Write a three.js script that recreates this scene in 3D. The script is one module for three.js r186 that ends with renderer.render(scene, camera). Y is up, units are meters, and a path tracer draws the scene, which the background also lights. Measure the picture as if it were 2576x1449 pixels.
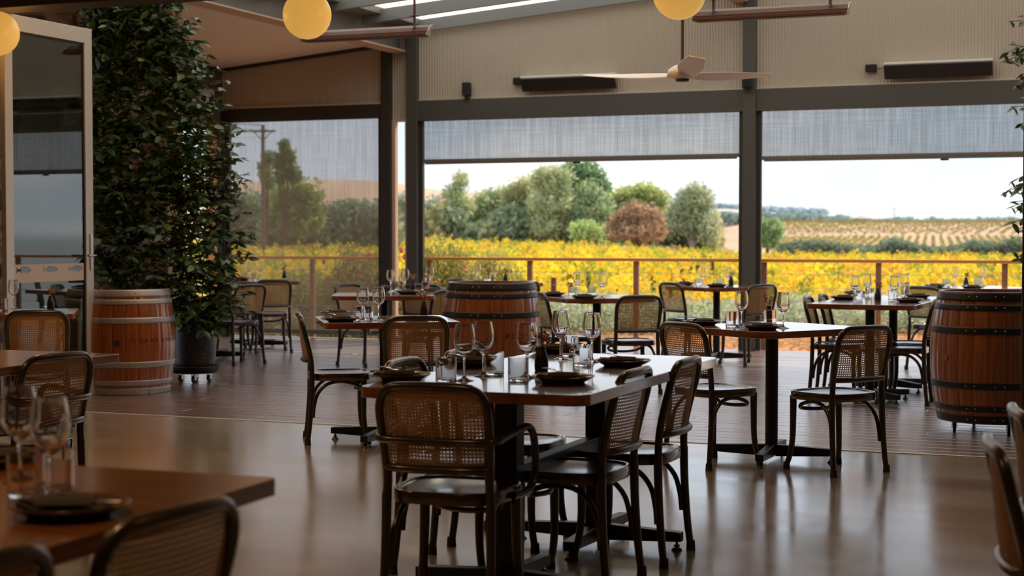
import * as THREE from 'three';
import { mergeGeometries, toCreasedNormals } from 'three/addons/utils/BufferGeometryUtils.js';
import { RoundedBoxGeometry } from 'three/addons/geometries/RoundedBoxGeometry.js';

// ---------------------------------------------------------------- camera, sky, sun, exposure
const scene = new THREE.Scene();
const YAW = 21.85 * Math.PI / 180, PITCH = 1.91 * Math.PI / 180, FPX = 3970, EYE = 1.36;
const camera = new THREE.PerspectiveCamera(2 * Math.atan(724.5 / FPX) * 180 / Math.PI, 2576 / 1449, 0.1, 6000);
camera.rotation.order = 'YXZ';
camera.position.set(0, EYE, 0);
camera.rotation.set(-PITCH, YAW, 0);
camera.focus = 8.6; camera.userData.fStop = 3.4;
scene.add(camera);
const renderer = new THREE.WebGLRenderer({ antialias: true });
renderer.toneMapping = THREE.LinearToneMapping;
renderer.toneMappingExposure = 1.34;
renderer.shadowMap.enabled = true;

let seed = 12345;
const rnd = () => { seed = (seed + 0x6d2b79f5) | 0; let t = Math.imul(seed ^ (seed >>> 15), 1 | seed); t = (t + Math.imul(t ^ (t >>> 7), 61 | t)) ^ t; return ((t ^ (t >>> 14)) >>> 0) / 4294967296; };
const R = (a, b) => a + (b - a) * rnd();
const hash = (x, y, z = 0) => { let h = Math.imul(x, 374761393) ^ Math.imul(y, 668265263) ^ Math.imul(z, 2147483647 ^ 1274126177); h = Math.imul(h ^ (h >>> 13), 1274126177); return ((h ^ (h >>> 16)) >>> 0) / 4294967296; };
const sm = (t) => t * t * (3 - 2 * t), lerp = (a, b, t) => a + (b - a) * t, clamp = (x, a = 0, b = 1) => Math.min(b, Math.max(a, x));
function vn(x, y, px, py, s = 0) {   // periodic value noise
  const ix = Math.floor(x), iy = Math.floor(y), fx = sm(x - ix), fy = sm(y - iy), m = (a, n) => ((a % n) + n) % n;
  const h = (a, b) => hash(m(a, px), m(b, py), s);
  return lerp(lerp(h(ix, iy), h(ix + 1, iy), fx), lerp(h(ix, iy + 1), h(ix + 1, iy + 1), fx), fy);
}
const fbm = (u, v, px, py, o = 4, s = 0) => { let a = 0, w = 0.5, t = 0; for (let i = 0; i < o; i++) { a += w * vn(u * px, v * py, px, py, s + i); t += w; w *= 0.5; px *= 2; py *= 2; } return a / t; };
function vn3(x, y, z) {
  const ix = Math.floor(x), iy = Math.floor(y), iz = Math.floor(z), fx = sm(x - ix), fy = sm(y - iy), fz = sm(z - iz);
  const h = (a, b, c) => hash(a * 31 + c * 17, b * 57 + c * 101, c);
  const q = (c) => lerp(lerp(h(ix, iy, c), h(ix + 1, iy, c), fx), lerp(h(ix, iy + 1, c), h(ix + 1, iy + 1, c), fx), fy);
  return lerp(q(iz), q(iz + 1), fz);
}
const fbm3 = (x, y, z, o = 4) => { let a = 0, w = 0.5; for (let i = 0; i < o; i++) { a += w * vn3(x, y, z); w *= 0.5; x = x * 2.03 + 5.1; y = y * 2.03 + 1.7; z = z * 2.03 + 9.2; } return a / 0.94; };

{ // a bright, thinly clouded sky
  const W = 1024, H = 512, d = new Float32Array(W * H * 4);
  for (let j = 0; j < H; j++) for (let i = 0; i < W; i++) {
    const el = ((j + 0.5) / H - 0.5) * Math.PI, az = ((i + 0.5) / W - 0.5) * 2 * Math.PI, y = Math.sin(el), c = Math.cos(el), x = Math.cos(az) * c, z = Math.sin(az) * c;
    const yy = Math.max(y, 0), k = 1 / (yy + 0.16);
    const n = fbm3(x * k * 1.3 + 3, 2.2 + yy * 2, z * k * 1.3, 5), n2 = fbm3(x * k * 3.1, 7 + yy, z * k * 3.1 + 8, 4);
    const t = Math.pow(clamp(yy), 0.55), base = [lerp(0.80, 0.34, t), lerp(0.87, 0.50, t), lerp(0.93, 0.74, t)];
    const cl = sm(clamp((n - 0.40) / 0.22)), shade = sm(clamp((n2 - 0.42) / 0.3)), lit = lerp(1.06, 0.72, shade * sm(clamp(yy * 5)));
    const i4 = (j * W + i) * 4, g = y < 0 ? 0.55 : 1;
    d[i4] = lerp(base[0], 1.0 * lit, cl * 0.85) * g; d[i4 + 1] = lerp(base[1], 1.0 * lit, cl * 0.85) * g; d[i4 + 2] = lerp(base[2], 1.01 * lit, cl * 0.85) * g; d[i4 + 3] = 1;
  }
  const t = new THREE.DataTexture(d, W, H, THREE.RGBAFormat, THREE.FloatType);
  t.mapping = THREE.EquirectangularReflectionMapping; t.magFilter = THREE.LinearFilter; t.needsUpdate = true;
  scene.background = t; scene.backgroundIntensity = 1.0;
}
const sun = new THREE.DirectionalLight(0xffe9c8, 4.6);   // behind the building's far side, 43 degrees up
sun.position.set(-6 + 0.323 * 30 * 0.731, 30 * 0.682, -18 - 0.946 * 30 * 0.731); sun.target.position.set(-6, 0, -18);
sun.shadow.mapSize.set(4096, 4096); Object.assign(sun.shadow.camera, { left: -40, right: 40, top: 40, bottom: -40, near: 1, far: 120 });
scene.add(sun, sun.target);

// ---------------------------------------------------------------- helpers
const V = (x, y, z) => new THREE.Vector3(x, y, z);
const used = {};
const numbered = (n) => { used[n] = (used[n] ?? -1) + 1; return used[n] ? n + '_' + String(used[n]).padStart(3, '0') : n; };
const place = (px, D) => { const lat = (px - 1288) / FPX * D; return [-Math.sin(YAW) * D + Math.cos(YAW) * lat, -Math.cos(YAW) * D - Math.sin(YAW) * lat]; };
const hgt = (py, D) => EYE + (592 - py) / FPX * D;
function mesh(name, geo, mat, parent) {
  const m = new THREE.Mesh(Array.isArray(geo) ? mergeAll(geo) : geo, mat);
  m.name = parent && parent !== scene ? name : numbered(name); (parent || scene).add(m); return m;
}
function mergeAll(gs) {
  gs = gs.map((g) => { const n = g.index ? g.toNonIndexed() : g; for (const k of Object.keys(n.attributes)) if (!['position', 'normal', 'uv'].includes(k)) n.deleteAttribute(k); if (!n.attributes.uv) n.setAttribute('uv', new THREE.BufferAttribute(new Float32Array(n.attributes.position.count * 2), 2)); n.morphAttributes = {}; return n; });
  return mergeGeometries(gs, false);
}
function tag(o, label, category, group, kind) { o.userData.label = label; if (category) o.userData.category = category; if (group) o.userData.group = group; if (kind) o.userData.kind = kind; return o; }
function thing(name, label, category, x = 0, y = 0, z = 0, ry = 0, group) { const g = new THREE.Group(); g.name = numbered(name); scene.add(g); g.position.set(x, y, z); g.rotation.y = ry; return tag(g, label, category, group); }
function struct(name, geo, mat) { const m = mesh(name, geo, mat); m.userData.kind = 'structure'; return m; }
function sgroup(name) { const g = new THREE.Group(); g.name = numbered(name); g.userData.kind = 'structure'; scene.add(g); return g; }
function dup(o, x, y, z, ry, label, group) { const c = o.clone(); c.name = numbered(o.name.replace(/_\d{3}$/, '')); scene.add(c); c.position.set(x, y, z); c.rotation.set(0, ry, 0); c.userData = { ...o.userData, label }; if (group) c.userData.group = group; return c; }
// box with uv in metres along its two widest directions
function box(x0, x1, y0, y1, z0, z1) {
  const g = new THREE.BoxGeometry(x1 - x0, y1 - y0, z1 - z0).translate((x0 + x1) / 2, (y0 + y1) / 2, (z0 + z1) / 2); return boxUV(g);
}
function boxUV(g) {
  const p = g.attributes.position, n = g.attributes.normal, uv = new Float32Array(p.count * 2);
  for (let i = 0; i < p.count; i++) {
    const ax = Math.abs(n.getX(i)), ay = Math.abs(n.getY(i)), az = Math.abs(n.getZ(i));
    const [u, v] = ay >= ax && ay >= az ? [p.getX(i), p.getZ(i)] : az >= ax ? [p.getX(i), p.getY(i)] : [p.getZ(i), p.getY(i)];
    uv[i * 2] = u; uv[i * 2 + 1] = v;
  }
  g.setAttribute('uv', new THREE.BufferAttribute(uv, 2)); return g;
}
const rbox = (w, h, d, r = 0.004, x = 0, y = 0, z = 0) => boxUV(new RoundedBoxGeometry(w, h, d, 2, r).translate(x, y, z));
const cyl = (r0, r1, h, x, y, z, s = 20) => new THREE.CylinderGeometry(r0, r1, h, s).translate(x, y, z);
const lathe = (pts, seg = 32) => new THREE.LatheGeometry(pts.map(([a, b]) => new THREE.Vector2(a, b)), seg);
// tube through points; radius may be a function of t, flat squeezes it across
function tube(pts, rad, seg = 24, rs = 8, closed = false, cap = true) {
  const c = new THREE.CatmullRomCurve3(pts.map((p) => (p.isVector3 ? p : V(...p))), closed, 'centripetal');
  const g = new THREE.TubeGeometry(c, seg, 1, rs, closed), p = g.attributes.position, f = typeof rad === 'function' ? rad : () => rad, gs = [];
  for (let i = 0; i <= seg; i++) {
    const o = c.getPointAt(closed && i === seg ? 0 : i / seg), r = f(i / seg);
    for (let j = 0; j <= rs; j++) { const k = i * (rs + 1) + j; p.setXYZ(k, o.x + (p.getX(k) - o.x) * r, o.y + (p.getY(k) - o.y) * r, o.z + (p.getZ(k) - o.z) * r); }
  }
  if (closed || !cap) return g;
  for (const e of [0, seg]) {
    const o = c.getPointAt(e / seg), v = [], n = [], t = c.getTangentAt(e / seg).multiplyScalar(e ? 1 : -1);
    for (let j = 0; j < rs; j++) { const a = e * (rs + 1) + j, b = a + 1, q = e ? [a, b] : [b, a]; v.push(o.x, o.y, o.z); for (const k of q) v.push(p.getX(k), p.getY(k), p.getZ(k)); for (let k = 0; k < 3; k++) n.push(t.x, t.y, t.z); }
    const cg = new THREE.BufferGeometry(); cg.setAttribute('position', new THREE.Float32BufferAttribute(v, 3)); cg.setAttribute('normal', new THREE.Float32BufferAttribute(n, 3)); cg.setAttribute('uv', new THREE.Float32BufferAttribute(new Float32Array(v.length / 3 * 2), 2)); gs.push(cg);
  }
  return mergeAll([g, ...gs]);
}
function rrect(w, d, r) { const s = new THREE.Shape(), a = w / 2, b = d / 2; s.moveTo(-a + r, -b); s.lineTo(a - r, -b); s.absarc(a - r, -b + r, r, -Math.PI / 2, 0); s.lineTo(a, b - r); s.absarc(a - r, b - r, r, 0, Math.PI / 2); s.lineTo(-a + r, b); s.absarc(-a + r, b - r, r, Math.PI / 2, Math.PI); s.lineTo(-a, -b + r); s.absarc(-a + r, -b + r, r, Math.PI, Math.PI * 1.5); return s; }

// ---------------------------------------------------------------- textures and materials
function tex(w, h, fn, rep = [1, 1], data = false) {
  const d = new Uint8Array(w * h * 4);
  for (let j = 0; j < h; j++) for (let i = 0; i < w; i++) { const c = fn(i / w, j / h), k = (j * w + i) * 4; for (let q = 0; q < 3; q++) d[k + q] = 255 * clamp(c.length ? c[q] : c); d[k + 3] = c.length > 3 ? 255 * clamp(c[3]) : 255; }
  const t = new THREE.DataTexture(d, w, h); t.wrapS = t.wrapT = THREE.RepeatWrapping; t.magFilter = THREE.LinearFilter; t.minFilter = THREE.LinearMipmapLinearFilter; t.generateMipmaps = true; t.repeat.set(...rep);
  if (!data) t.colorSpace = THREE.SRGBColorSpace; t.needsUpdate = true; return t;
}
const mix3 = (a, b, t) => [lerp(a[0], b[0], t), lerp(a[1], b[1], t), lerp(a[2], b[2], t)];
const grain = (u, v, s) => { const w = fbm(u, v, 2, 6, 3, s) * 3; const ring = 0.5 + 0.5 * Math.sin((v * 38 + w * 4) * 2); return clamp(0.5 * ring + 0.6 * fbm(u, v, 4, 96, 3, s + 9) - 0.05); };
const woodTex = (a, b, rep, s = 0) => tex(512, 512, (u, v) => mix3(a, b, grain(u, v, s)), rep);
const std = (o) => new THREE.MeshStandardMaterial(o), phys = (o) => new THREE.MeshPhysicalMaterial(o);
const lin = (r, g, b) => new THREE.Color().setRGB(r, g, b);
const M = {};
M.table = phys({ map: woodTex([0.34, 0.175, 0.10], [0.53, 0.31, 0.19], [0.8, 1.25]), roughness: 0.22, clearcoat: 1, clearcoatRoughness: 0.07 });
M.tableAmber = phys({ map: woodTex([0.36, 0.20, 0.07], [0.53, 0.335, 0.13], [0.8, 1.25], 4), roughness: 0.26, clearcoat: 0.6, clearcoatRoughness: 0.14 });
M.chair = phys({ color: lin(0.016, 0.009, 0.006), roughness: 0.34, clearcoat: 0.5, clearcoatRoughness: 0.2 });
M.seat = phys({ map: woodTex([0.13, 0.08, 0.06], [0.20, 0.125, 0.09], [1.6, 2.4], 2), roughness: 0.25, clearcoat: 1, clearcoatRoughness: 0.16 });
M.cane = phys({ color: lin(0.40, 0.225, 0.095), roughness: 0.6, side: THREE.DoubleSide, transmission: 0.2, thickness: 0 });
M.black = std({ color: lin(0.012, 0.012, 0.013), roughness: 0.42, metalness: 0.3 });
M.rubber = std({ color: lin(0.012, 0.012, 0.012), roughness: 0.7 });
M.steelGrey = std({ color: lin(0.082, 0.080, 0.070), roughness: 0.5, metalness: 0.1 });
M.steelLight = std({ color: lin(0.20, 0.205, 0.20), roughness: 0.5, metalness: 0.1 });
M.darkSteel = std({ color: lin(0.035, 0.031, 0.027), roughness: 0.55 });
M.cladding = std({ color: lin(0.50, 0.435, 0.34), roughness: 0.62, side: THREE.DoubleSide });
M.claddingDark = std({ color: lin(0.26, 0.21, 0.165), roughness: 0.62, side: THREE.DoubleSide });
M.flash = std({ color: lin(0.6, 0.53, 0.43), roughness: 0.5 });
M.plaster = std({ color: lin(0.88, 0.80, 0.69), roughness: 0.9 });
M.wallPaint = std({ color: lin(0.12, 0.10, 0.085), roughness: 0.85 });
M.roomWall = std({ color: lin(0.34, 0.27, 0.2), roughness: 0.9 });
M.soffit = std({ color: lin(0.62, 0.45, 0.33), roughness: 0.7 });
M.lintel = std({ color: lin(0.016, 0.009, 0.006), roughness: 0.6 });
M.rail = phys({ map: woodTex([0.80, 0.50, 0.24], [0.93, 0.63, 0.35], [0.5, 4], 5), roughness: 0.5 });
M.post = std({ map: woodTex([0.56, 0.38, 0.27], [0.68, 0.48, 0.36], [3, 1], 6), roughness: 0.6 });
M.alu = std({ color: lin(0.56, 0.54, 0.50), roughness: 0.42, metalness: 0.35 });
M.glass = phys({ color: 0xffffff, roughness: 0.0, transmission: 1, thickness: 0, ior: 1.5 });
M.paneTint = phys({ color: lin(0.34, 0.40, 0.36), roughness: 0.0, transmission: 1, thickness: 0, ior: 2.0 });
M.crystal = phys({ color: 0xffffff, roughness: 0.0, transmission: 1, thickness: 0.01, ior: 1.5 });
M.white = std({ color: lin(0.75, 0.73, 0.69), roughness: 0.4 });
M.heaterBrown = std({ color: lin(0.085, 0.032, 0.016), roughness: 0.45, metalness: 0.3 });
M.heaterFace = std({ color: lin(0.018, 0.014, 0.012), roughness: 0.5 });
M.brightSteel = std({ color: lin(0.62, 0.6, 0.57), roughness: 0.3, metalness: 0.9 });
M.hoopSteel = std({ color: lin(0.36, 0.36, 0.35), roughness: 0.45, metalness: 0.75 });
M.hoopBlack = std({ color: lin(0.018, 0.019, 0.02), roughness: 0.4, metalness: 0.4 });
M.plate = phys({ color: lin(0.085, 0.04, 0.024), roughness: 0.3, clearcoat: 0.4 });
M.napkin = std({ color: lin(0.03, 0.029, 0.024), roughness: 0.95 });
M.cutlery = std({ color: lin(0.62, 0.6, 0.56), roughness: 0.22, metalness: 1 });
M.vase = phys({ color: lin(0.013, 0.015, 0.02), roughness: 0.32 });
M.dry = std({ color: lin(0.32, 0.25, 0.11), roughness: 0.9, side: THREE.DoubleSide });
M.redFlower = std({ color: lin(0.62, 0.05, 0.03), roughness: 0.8, side: THREE.DoubleSide });
M.translucent = phys({ color: lin(0.95, 0.95, 0.92), roughness: 1, transmission: 0.9, thickness: 0, side: THREE.DoubleSide });
M.bark = std({ color: lin(0.13, 0.085, 0.055), roughness: 0.95 });
M.castor = std({ color: lin(0.5, 0.5, 0.5), roughness: 0.3, metalness: 0.9 });
const concreteRough = tex(512, 512, (u, v) => { const n = fbm(u, v, 4, 12, 5, 3); return 0.52 + 0.40 * (n - 0.5) * 2; }, [0.3, 0.3], true);
M.concrete = phys({ map: tex(1024, 1024, (u, v) => { const n = fbm(u, v, 3, 9, 5, 1), m = fbm(u, v, 12, 40, 4, 7), s = vn(u * 300, v * 300, 300, 300, 5); const k = clamp(0.25 + 0.55 * n + 0.25 * (m - 0.5)); return mix3([0.52, 0.48, 0.41], [0.68, 0.64, 0.56], k).map((c) => c * (s > 0.985 ? 0.85 : 1)); }, [0.28, 0.28]), roughness: 0.36, roughnessMap: concreteRough, ior: 2.5, clearcoat: 1, clearcoatRoughness: 0.18 });
M.deckWood = [0, 1, 2].map((k) => phys({ map: woodTex([[0.36, 0.25, 0.21], [0.40, 0.28, 0.235], [0.33, 0.225, 0.19]][k], [[0.47, 0.35, 0.30], [0.51, 0.38, 0.33], [0.44, 0.32, 0.28]][k], [0.35, 2.5], 10 + k), roughness: 0.36, roughnessMap: tex(128, 128, (u, v) => 0.8 + 0.4 * (fbm(u, v, 4, 16, 3, k) - 0.5), [0.4, 3], true), ior: 2.3, clearcoat: 1, clearcoatRoughness: 0.3 }));
// ---------------------------------------------------------------- the building
const ZW = -18.37, XL = -11.57, XR = 2.3, ZJ = -10;
const roofY = (x) => 3.954 + 0.079 * (x + 8.5), ceilY = (x) => 3.605 + 0.0915 * (x + 11.57);

const floor = struct('floor', box(-8.5, 3.2, -0.25, 0, ZJ, 4.2), M.concrete);
struct('trim_1', box(-8.5, XR, -0.05, 0.004, ZJ - 0.035, ZJ - 0.001), M.alu);
const deck = sgroup('floor');
mesh('joist_bed', box(XL - 0.1, XR, -0.3, -0.12, -18.75, ZJ - 0.04), M.rubber, deck);
for (let r = 0; r < 52; r++) {      // hardwood decking boards, butt-jointed
  const z1 = ZJ - 0.04 - r * 0.162, z0 = z1 - 0.150; let x = XL - R(0, 2.5);
  while (x < XR) { const L = R(2.8, 4.4), a = Math.max(x, XL), b = Math.min(x + L - 0.004, XR); if (b - a > 0.05) { const g = rbox(b - a, 0.03, z1 - z0, 0.005, (a + b) / 2, -0.015 + R(-0.0008, 0.0008), (z0 + z1) / 2), uv = g.attributes.uv, o = R(0, 9); for (let i = 0; i < uv.count; i++) uv.setXY(i, uv.getX(i) + o, uv.getY(i) + o * 0.37); mesh('plank', g, M.deckWood[Math.floor(rnd() * 3)], deck); } x += L; }
}
// corrugated sheet in the plane z (or x), with top edge given by fn
function corrugated(x0, x1, yb, top, pitch = 0.0365, amp = 0.0065) {
  const n = Math.round((x1 - x0) / pitch * 6), p = [], idx = [];
  for (let i = 0; i <= n; i++) { const x = lerp(x0, x1, i / n), z = amp * Math.cos((x - x0) / pitch * 2 * Math.PI); p.push(x, yb, z, x, top(x), z); if (i < n) idx.push(i * 2, i * 2 + 2, i * 2 + 1, i * 2 + 1, i * 2 + 2, i * 2 + 3); }
  const g = new THREE.BufferGeometry(); g.setAttribute('position', new THREE.Float32BufferAttribute(p, 3)); g.setIndex(idx); g.computeVertexNormals(); return g;
}
function gableSlab(x0, x1, yb, top, z0, z1) { const s = new THREE.Shape([new THREE.Vector2(x0, yb), new THREE.Vector2(x1, yb), new THREE.Vector2(x1, top(x1)), new THREE.Vector2(x0, top(x0))]); return new THREE.ExtrudeGeometry(s, { depth: z1 - z0, bevelEnabled: false }).translate(0, 0, z0); }
const wallBack = sgroup('wall_back');
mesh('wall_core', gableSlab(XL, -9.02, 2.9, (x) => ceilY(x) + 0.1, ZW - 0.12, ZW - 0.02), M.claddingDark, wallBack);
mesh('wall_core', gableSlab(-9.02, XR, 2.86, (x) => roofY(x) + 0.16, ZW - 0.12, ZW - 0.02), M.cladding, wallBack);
mesh('corrugated_cladding', corrugated(XL, -9.163, 3.07, (x) => ceilY(x)).translate(0, 0, ZW), M.cladding, wallBack);
mesh('corrugated_cladding', corrugated(-9.02, -8.79, 2.855, (x) => roofY(x) + 0.1).translate(0, 0, ZW), M.cladding, wallBack);
mesh('corrugated_cladding', corrugated(-8.64, -4.41, 3.085, (x) => roofY(x) + 0.12).translate(0, 0, ZW), M.cladding, wallBack);
mesh('corrugated_cladding', corrugated(-4.255, XR, 3.085, (x) => roofY(x) + 0.12).translate(0, 0, ZW), M.cladding, wallBack);
mesh('sill_flashing', box(XL, -9.163, 3.055, 3.078, ZW - 0.02, ZW + 0.045), M.flash, wallBack);
mesh('sill_flashing', box(-8.64, -4.41, 3.078, 3.092, ZW - 0.02, ZW + 0.05), M.flash, wallBack);
mesh('sill_flashing', box(-4.255, XR, 3.078, 3.092, ZW - 0.02, ZW + 0.05), M.flash, wallBack);
mesh('head_trim', gableSlab(XL, -9.163, 3.55, (x) => ceilY(x) - 0.003, ZW + 0.005, ZW + 0.012).translate(0, 0, 0), M.darkSteel, wallBack).geometry = (() => { const s = new THREE.Shape([new THREE.Vector2(XL, ceilY(XL) - 0.045), new THREE.Vector2(-9.05, ceilY(-9.05) - 0.045), new THREE.Vector2(-9.05, ceilY(-9.05)), new THREE.Vector2(XL, ceilY(XL))]); return new THREE.ExtrudeGeometry(s, { depth: 0.03, bevelEnabled: false }).translate(0, 0, ZW); })();

function col(name, x0, x1, z0, z1, y1, mat = M.steelGrey) { const g = struct(name, rbox(x1 - x0, y1, z1 - z0, 0.008, (x0 + x1) / 2, y1 / 2, (z0 + z1) / 2), mat); return g; }
col('column', -9.163, -9.02, ZW - 0.08, ZW + 0.075, 3.9, M.darkSteel);
col('column', -8.79, -8.64, ZW - 0.08, ZW + 0.09, 4.0);
const c3 = col('column', -4.41, -4.255, ZW - 0.08, ZW + 0.09, 4.4);
mesh('base_plate', mergeAll([rbox(0.2, 0.012, 0.2, 0.002, -4.33, 0.006, ZW + 0.03), cyl(0.012, 0.012, 0.03, -4.25, 0.02, ZW + 0.11, 8), cyl(0.012, 0.012, 0.03, -4.41, 0.02, ZW + 0.11, 8)]), M.darkSteel, c3);
col('column', 0.0, 0.155, ZW - 0.08, ZW + 0.09, 4.7);
col('column', XL, XL + 0.06, ZW - 0.04, ZW + 0.08, 2.88, M.darkSteel);
struct('beam', mergeAll([box(-8.64, -4.41, 2.83, 3.078, ZW - 0.05, ZW + 0.06), box(-8.64, -4.41, 2.82, 2.838, ZW - 0.05, ZW + 0.085)]), M.steelGrey);
struct('beam', mergeAll([box(-4.255, 0, 2.83, 3.078, ZW - 0.05, ZW + 0.06), box(-4.255, 0, 2.82, 2.838, ZW - 0.05, ZW + 0.085)]), M.steelGrey);
struct('beam', box(0.155, XR, 2.83, 3.078, ZW - 0.05, ZW + 0.06), M.steelGrey);
struct('beam', box(XL, -9.163, 2.876, 3.055, ZW - 0.05, ZW + 0.05), M.darkSteel);
// the narrow fixed pane between the double columns
const w1 = sgroup('window_1');
mesh('window_frame', [box(-9.02, -8.975, 0, 2.855, ZW - 0.05, ZW + 0.03), box(-8.835, -8.79, 0, 2.855, ZW - 0.05, ZW + 0.03), box(-8.975, -8.835, 2.82, 2.855, ZW - 0.05, ZW + 0.03), box(-8.975, -8.835, 0, 0.05, ZW - 0.05, ZW + 0.03)], M.soffit, w1);
mesh('pane', box(-8.975, -8.835, 0.05, 2.82, ZW - 0.014, ZW - 0.008), M.glass, w1);

// roller blinds of open mesh, each in its side channels
const meshAlpha = tex(256, 256, (u, v) => { const s = 0.7 * fbm(u, v, 128, 4, 1, 2) + 0.3 * fbm(u, v, 4, 128, 1, 8); const c = clamp(0.5 + (s - 0.5) * 0.14); return [c, c, c]; }, [0.9, 0.9], true);
M.blind = std({ color: lin(0.085, 0.115, 0.115), roughness: 0.95, opacity: 1.40, transparent: true, alphaMap: meshAlpha, side: THREE.DoubleSide });
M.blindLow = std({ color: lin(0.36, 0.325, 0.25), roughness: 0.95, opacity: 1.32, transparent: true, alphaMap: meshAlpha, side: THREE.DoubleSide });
M.barGrey = std({ color: lin(0.15, 0.135, 0.115), roughness: 0.5 });
function blind(x0, x1, yTop, yBot, label, low) {
  const t = thing('roller_blind', label, 'blind', (x0 + x1) / 2, 0, ZW, 0, low ? undefined : 'half-raised mesh blinds'), w = (x1 - x0) / 2 - 0.055, n = 24;
  const g = new THREE.PlaneGeometry(2 * w, yTop - yBot, n, 6).translate(0, (yTop + yBot) / 2, 0.0), p = g.attributes.position;
  for (let i = 0; i < p.count; i++) p.setZ(i, 0.012 * Math.sin(p.getX(i) * 2.1 + p.getY(i) * 3) * (yTop - p.getY(i)));
  g.computeVertexNormals(); boxUV(g); mesh('mesh_fabric', g, low ? M.blindLow : M.blind, t);
  mesh('bottom_bar', [rbox(2 * w + 0.03, 0.045, 0.05, 0.006, 0, yBot - 0.022, 0), rbox(2 * w - 0.06, 0.02, 0.035, 0.004, 0, yBot - 0.055, 0.012)], M.barGrey, t);
  for (const s of [-1, 1]) mesh('side_channel', box(s * (w + 0.0275) - 0.0275, s * (w + 0.0275) + 0.0275, 0, yTop, -0.03, 0.03), M.darkSteel, t);
  if (!low) mesh('pull_handle', rbox(0.09, 0.02, 0.03, 0.004, 0.02, yBot - 0.075, 0.012), M.black, t);
  return t;
}
blind(-8.64, -4.41, 2.83, 2.33, 'half-raised grey mesh blind between the double posts and the middle post');
blind(-4.255, 0, 2.83, 2.29, 'half-raised grey mesh blind beyond the middle post, above the castored barrel');
blind(-11.51, -9.163, 2.88, 0.12, 'fully lowered mesh blind veiling the garden behind the planter', true);
struct('trim_2', box(XL, -9.163, -0.02, 0.012, ZW - 0.03, ZW + 0.03), M.alu);

// longitudinal I-beams, rafters and translucent sheets
function iBeam(name, x, y, z0, z1, h = 0.34, w = 0.2) { const g = sgroup(name); mesh('bottom_flange', box(x - w / 2, x + w / 2, y, y + 0.016, z0, z1), M.soffit, g); mesh('web', box(x - 0.008, x + 0.008, y + 0.016, y + h - 0.016, z0, z1), M.steelLight, g); mesh('top_flange', box(x - w / 2, x + w / 2, y + h - 0.016, y + h, z0, z1), M.steelLight, g); mesh('soffit_strip', box(x - w / 2 + 0.02, x + w / 2 - 0.02, y - 0.004, y, z0, z1), M.soffit, g); return g; }
iBeam('beam', -8.925, 3.706, ZW - 0.02, ZJ - 0.05, 0.36, 0.25); iBeam('beam', -4.45, 4.1, ZW - 0.02, ZJ - 0.05, 0.3, 0.19); iBeam('beam', 0.08, 4.44, ZW - 0.02, ZJ - 0.05, 0.3, 0.19);
for (let k = 0; k < 8; k++) {
  const z = -18.27 + k * 1.06, s = new THREE.Shape([new THREE.Vector2(-8.86, roofY(-8.86)), new THREE.Vector2(XR, roofY(XR)), new THREE.Vector2(XR, roofY(XR) + 0.15), new THREE.Vector2(-8.86, roofY(-8.86) + 0.15)]);
  const r = struct('rafter', new THREE.ExtrudeGeometry(s, { depth: 0.012, bevelEnabled: false }).translate(0, 0, z), M.steelLight);
  const lip = new THREE.BoxGeometry(11.2, 0.012, 0.05); lip.rotateZ(Math.atan(0.079)).translate((-8.86 + XR) / 2, roofY((-8.86 + XR) / 2) + 0.006, z - 0.02); mesh('rafter_flange', lip, M.steelLight, r);
}
const roof = sgroup('roof');
for (const [a, b] of [[-8.72, -4.5], [-4.4, 0], [0.15, XR]]) for (let k = 0; k < 8; k++) { const z0 = -18.36 + k * 1.06, g = corrugated(-0.52, 0.52, -(b - a) / 2, () => (b - a) / 2, 0.076, 0.008).rotateX(-Math.PI / 2).rotateY(Math.PI / 2).rotateZ(Math.atan(0.079)).translate((a + b) / 2, roofY((a + b) / 2) + 0.17, z0 + 0.53); mesh('panel', g, M.translucent, roof); }
for (const x of [-8.72, -4.45, 0.08]) mesh('gutter_tray', box(x - 0.2, x + 0.12, roofY(x) + 0.1, roofY(x) + 0.19, ZW, ZJ), M.steelLight, roof);
{ const s = new THREE.Shape([new THREE.Vector2(XL - 0.1, ceilY(XL - 0.1)), new THREE.Vector2(-8.93, ceilY(-8.93)), new THREE.Vector2(-8.93, ceilY(-8.93) + 0.25), new THREE.Vector2(XL - 0.1, ceilY(XL - 0.1) + 0.25)]); struct('ceiling', new THREE.ExtrudeGeometry(s, { depth: 8.35, bevelEnabled: false }).translate(0, 0, ZW), M.plaster); }
struct('trim_3', box(XL, XL + 0.03, ceilY(XL) - 0.06, ceilY(XL), ZW, -13.2), M.darkSteel);

// left wall of the deck: painted panel over a timber-framed glazed opening
struct('wall_left', mergeAll([box(XL - 0.15, XL, 2.86, 3.85, ZW, -13.2), box(XL - 0.15, XL, -0.1, 2.86, -16.95, -13.2), box(XL - 0.15, XL, -0.1, 2.86, ZW, ZW + 0.1), box(XL - 0.15, XL, -0.1, 0.08, ZW, -16.95)]), M.wallPaint);
const w2 = sgroup('window_2');
mesh('window_frame', [box(XL - 0.06, XL + 0.04, 0.08, 2.86, -18.16, -18.06), box(XL - 0.06, XL + 0.04, 0.08, 2.86, -17.05, -16.95), box(XL - 0.06, XL + 0.04, 2.76, 2.86, -18.06, -17.05), box(XL - 0.06, XL + 0.04, 0.08, 0.2, -18.06, -17.05)], M.rail, w2);
mesh('pane', box(XL - 0.02, XL - 0.014, 0.2, 2.76, -18.06, -17.05), M.glass, w2);
const c0 = col('column', XL + 0.0, XL + 0.05, ZW + 0.1, ZW + 0.2, 2.86, M.darkSteel);

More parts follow.
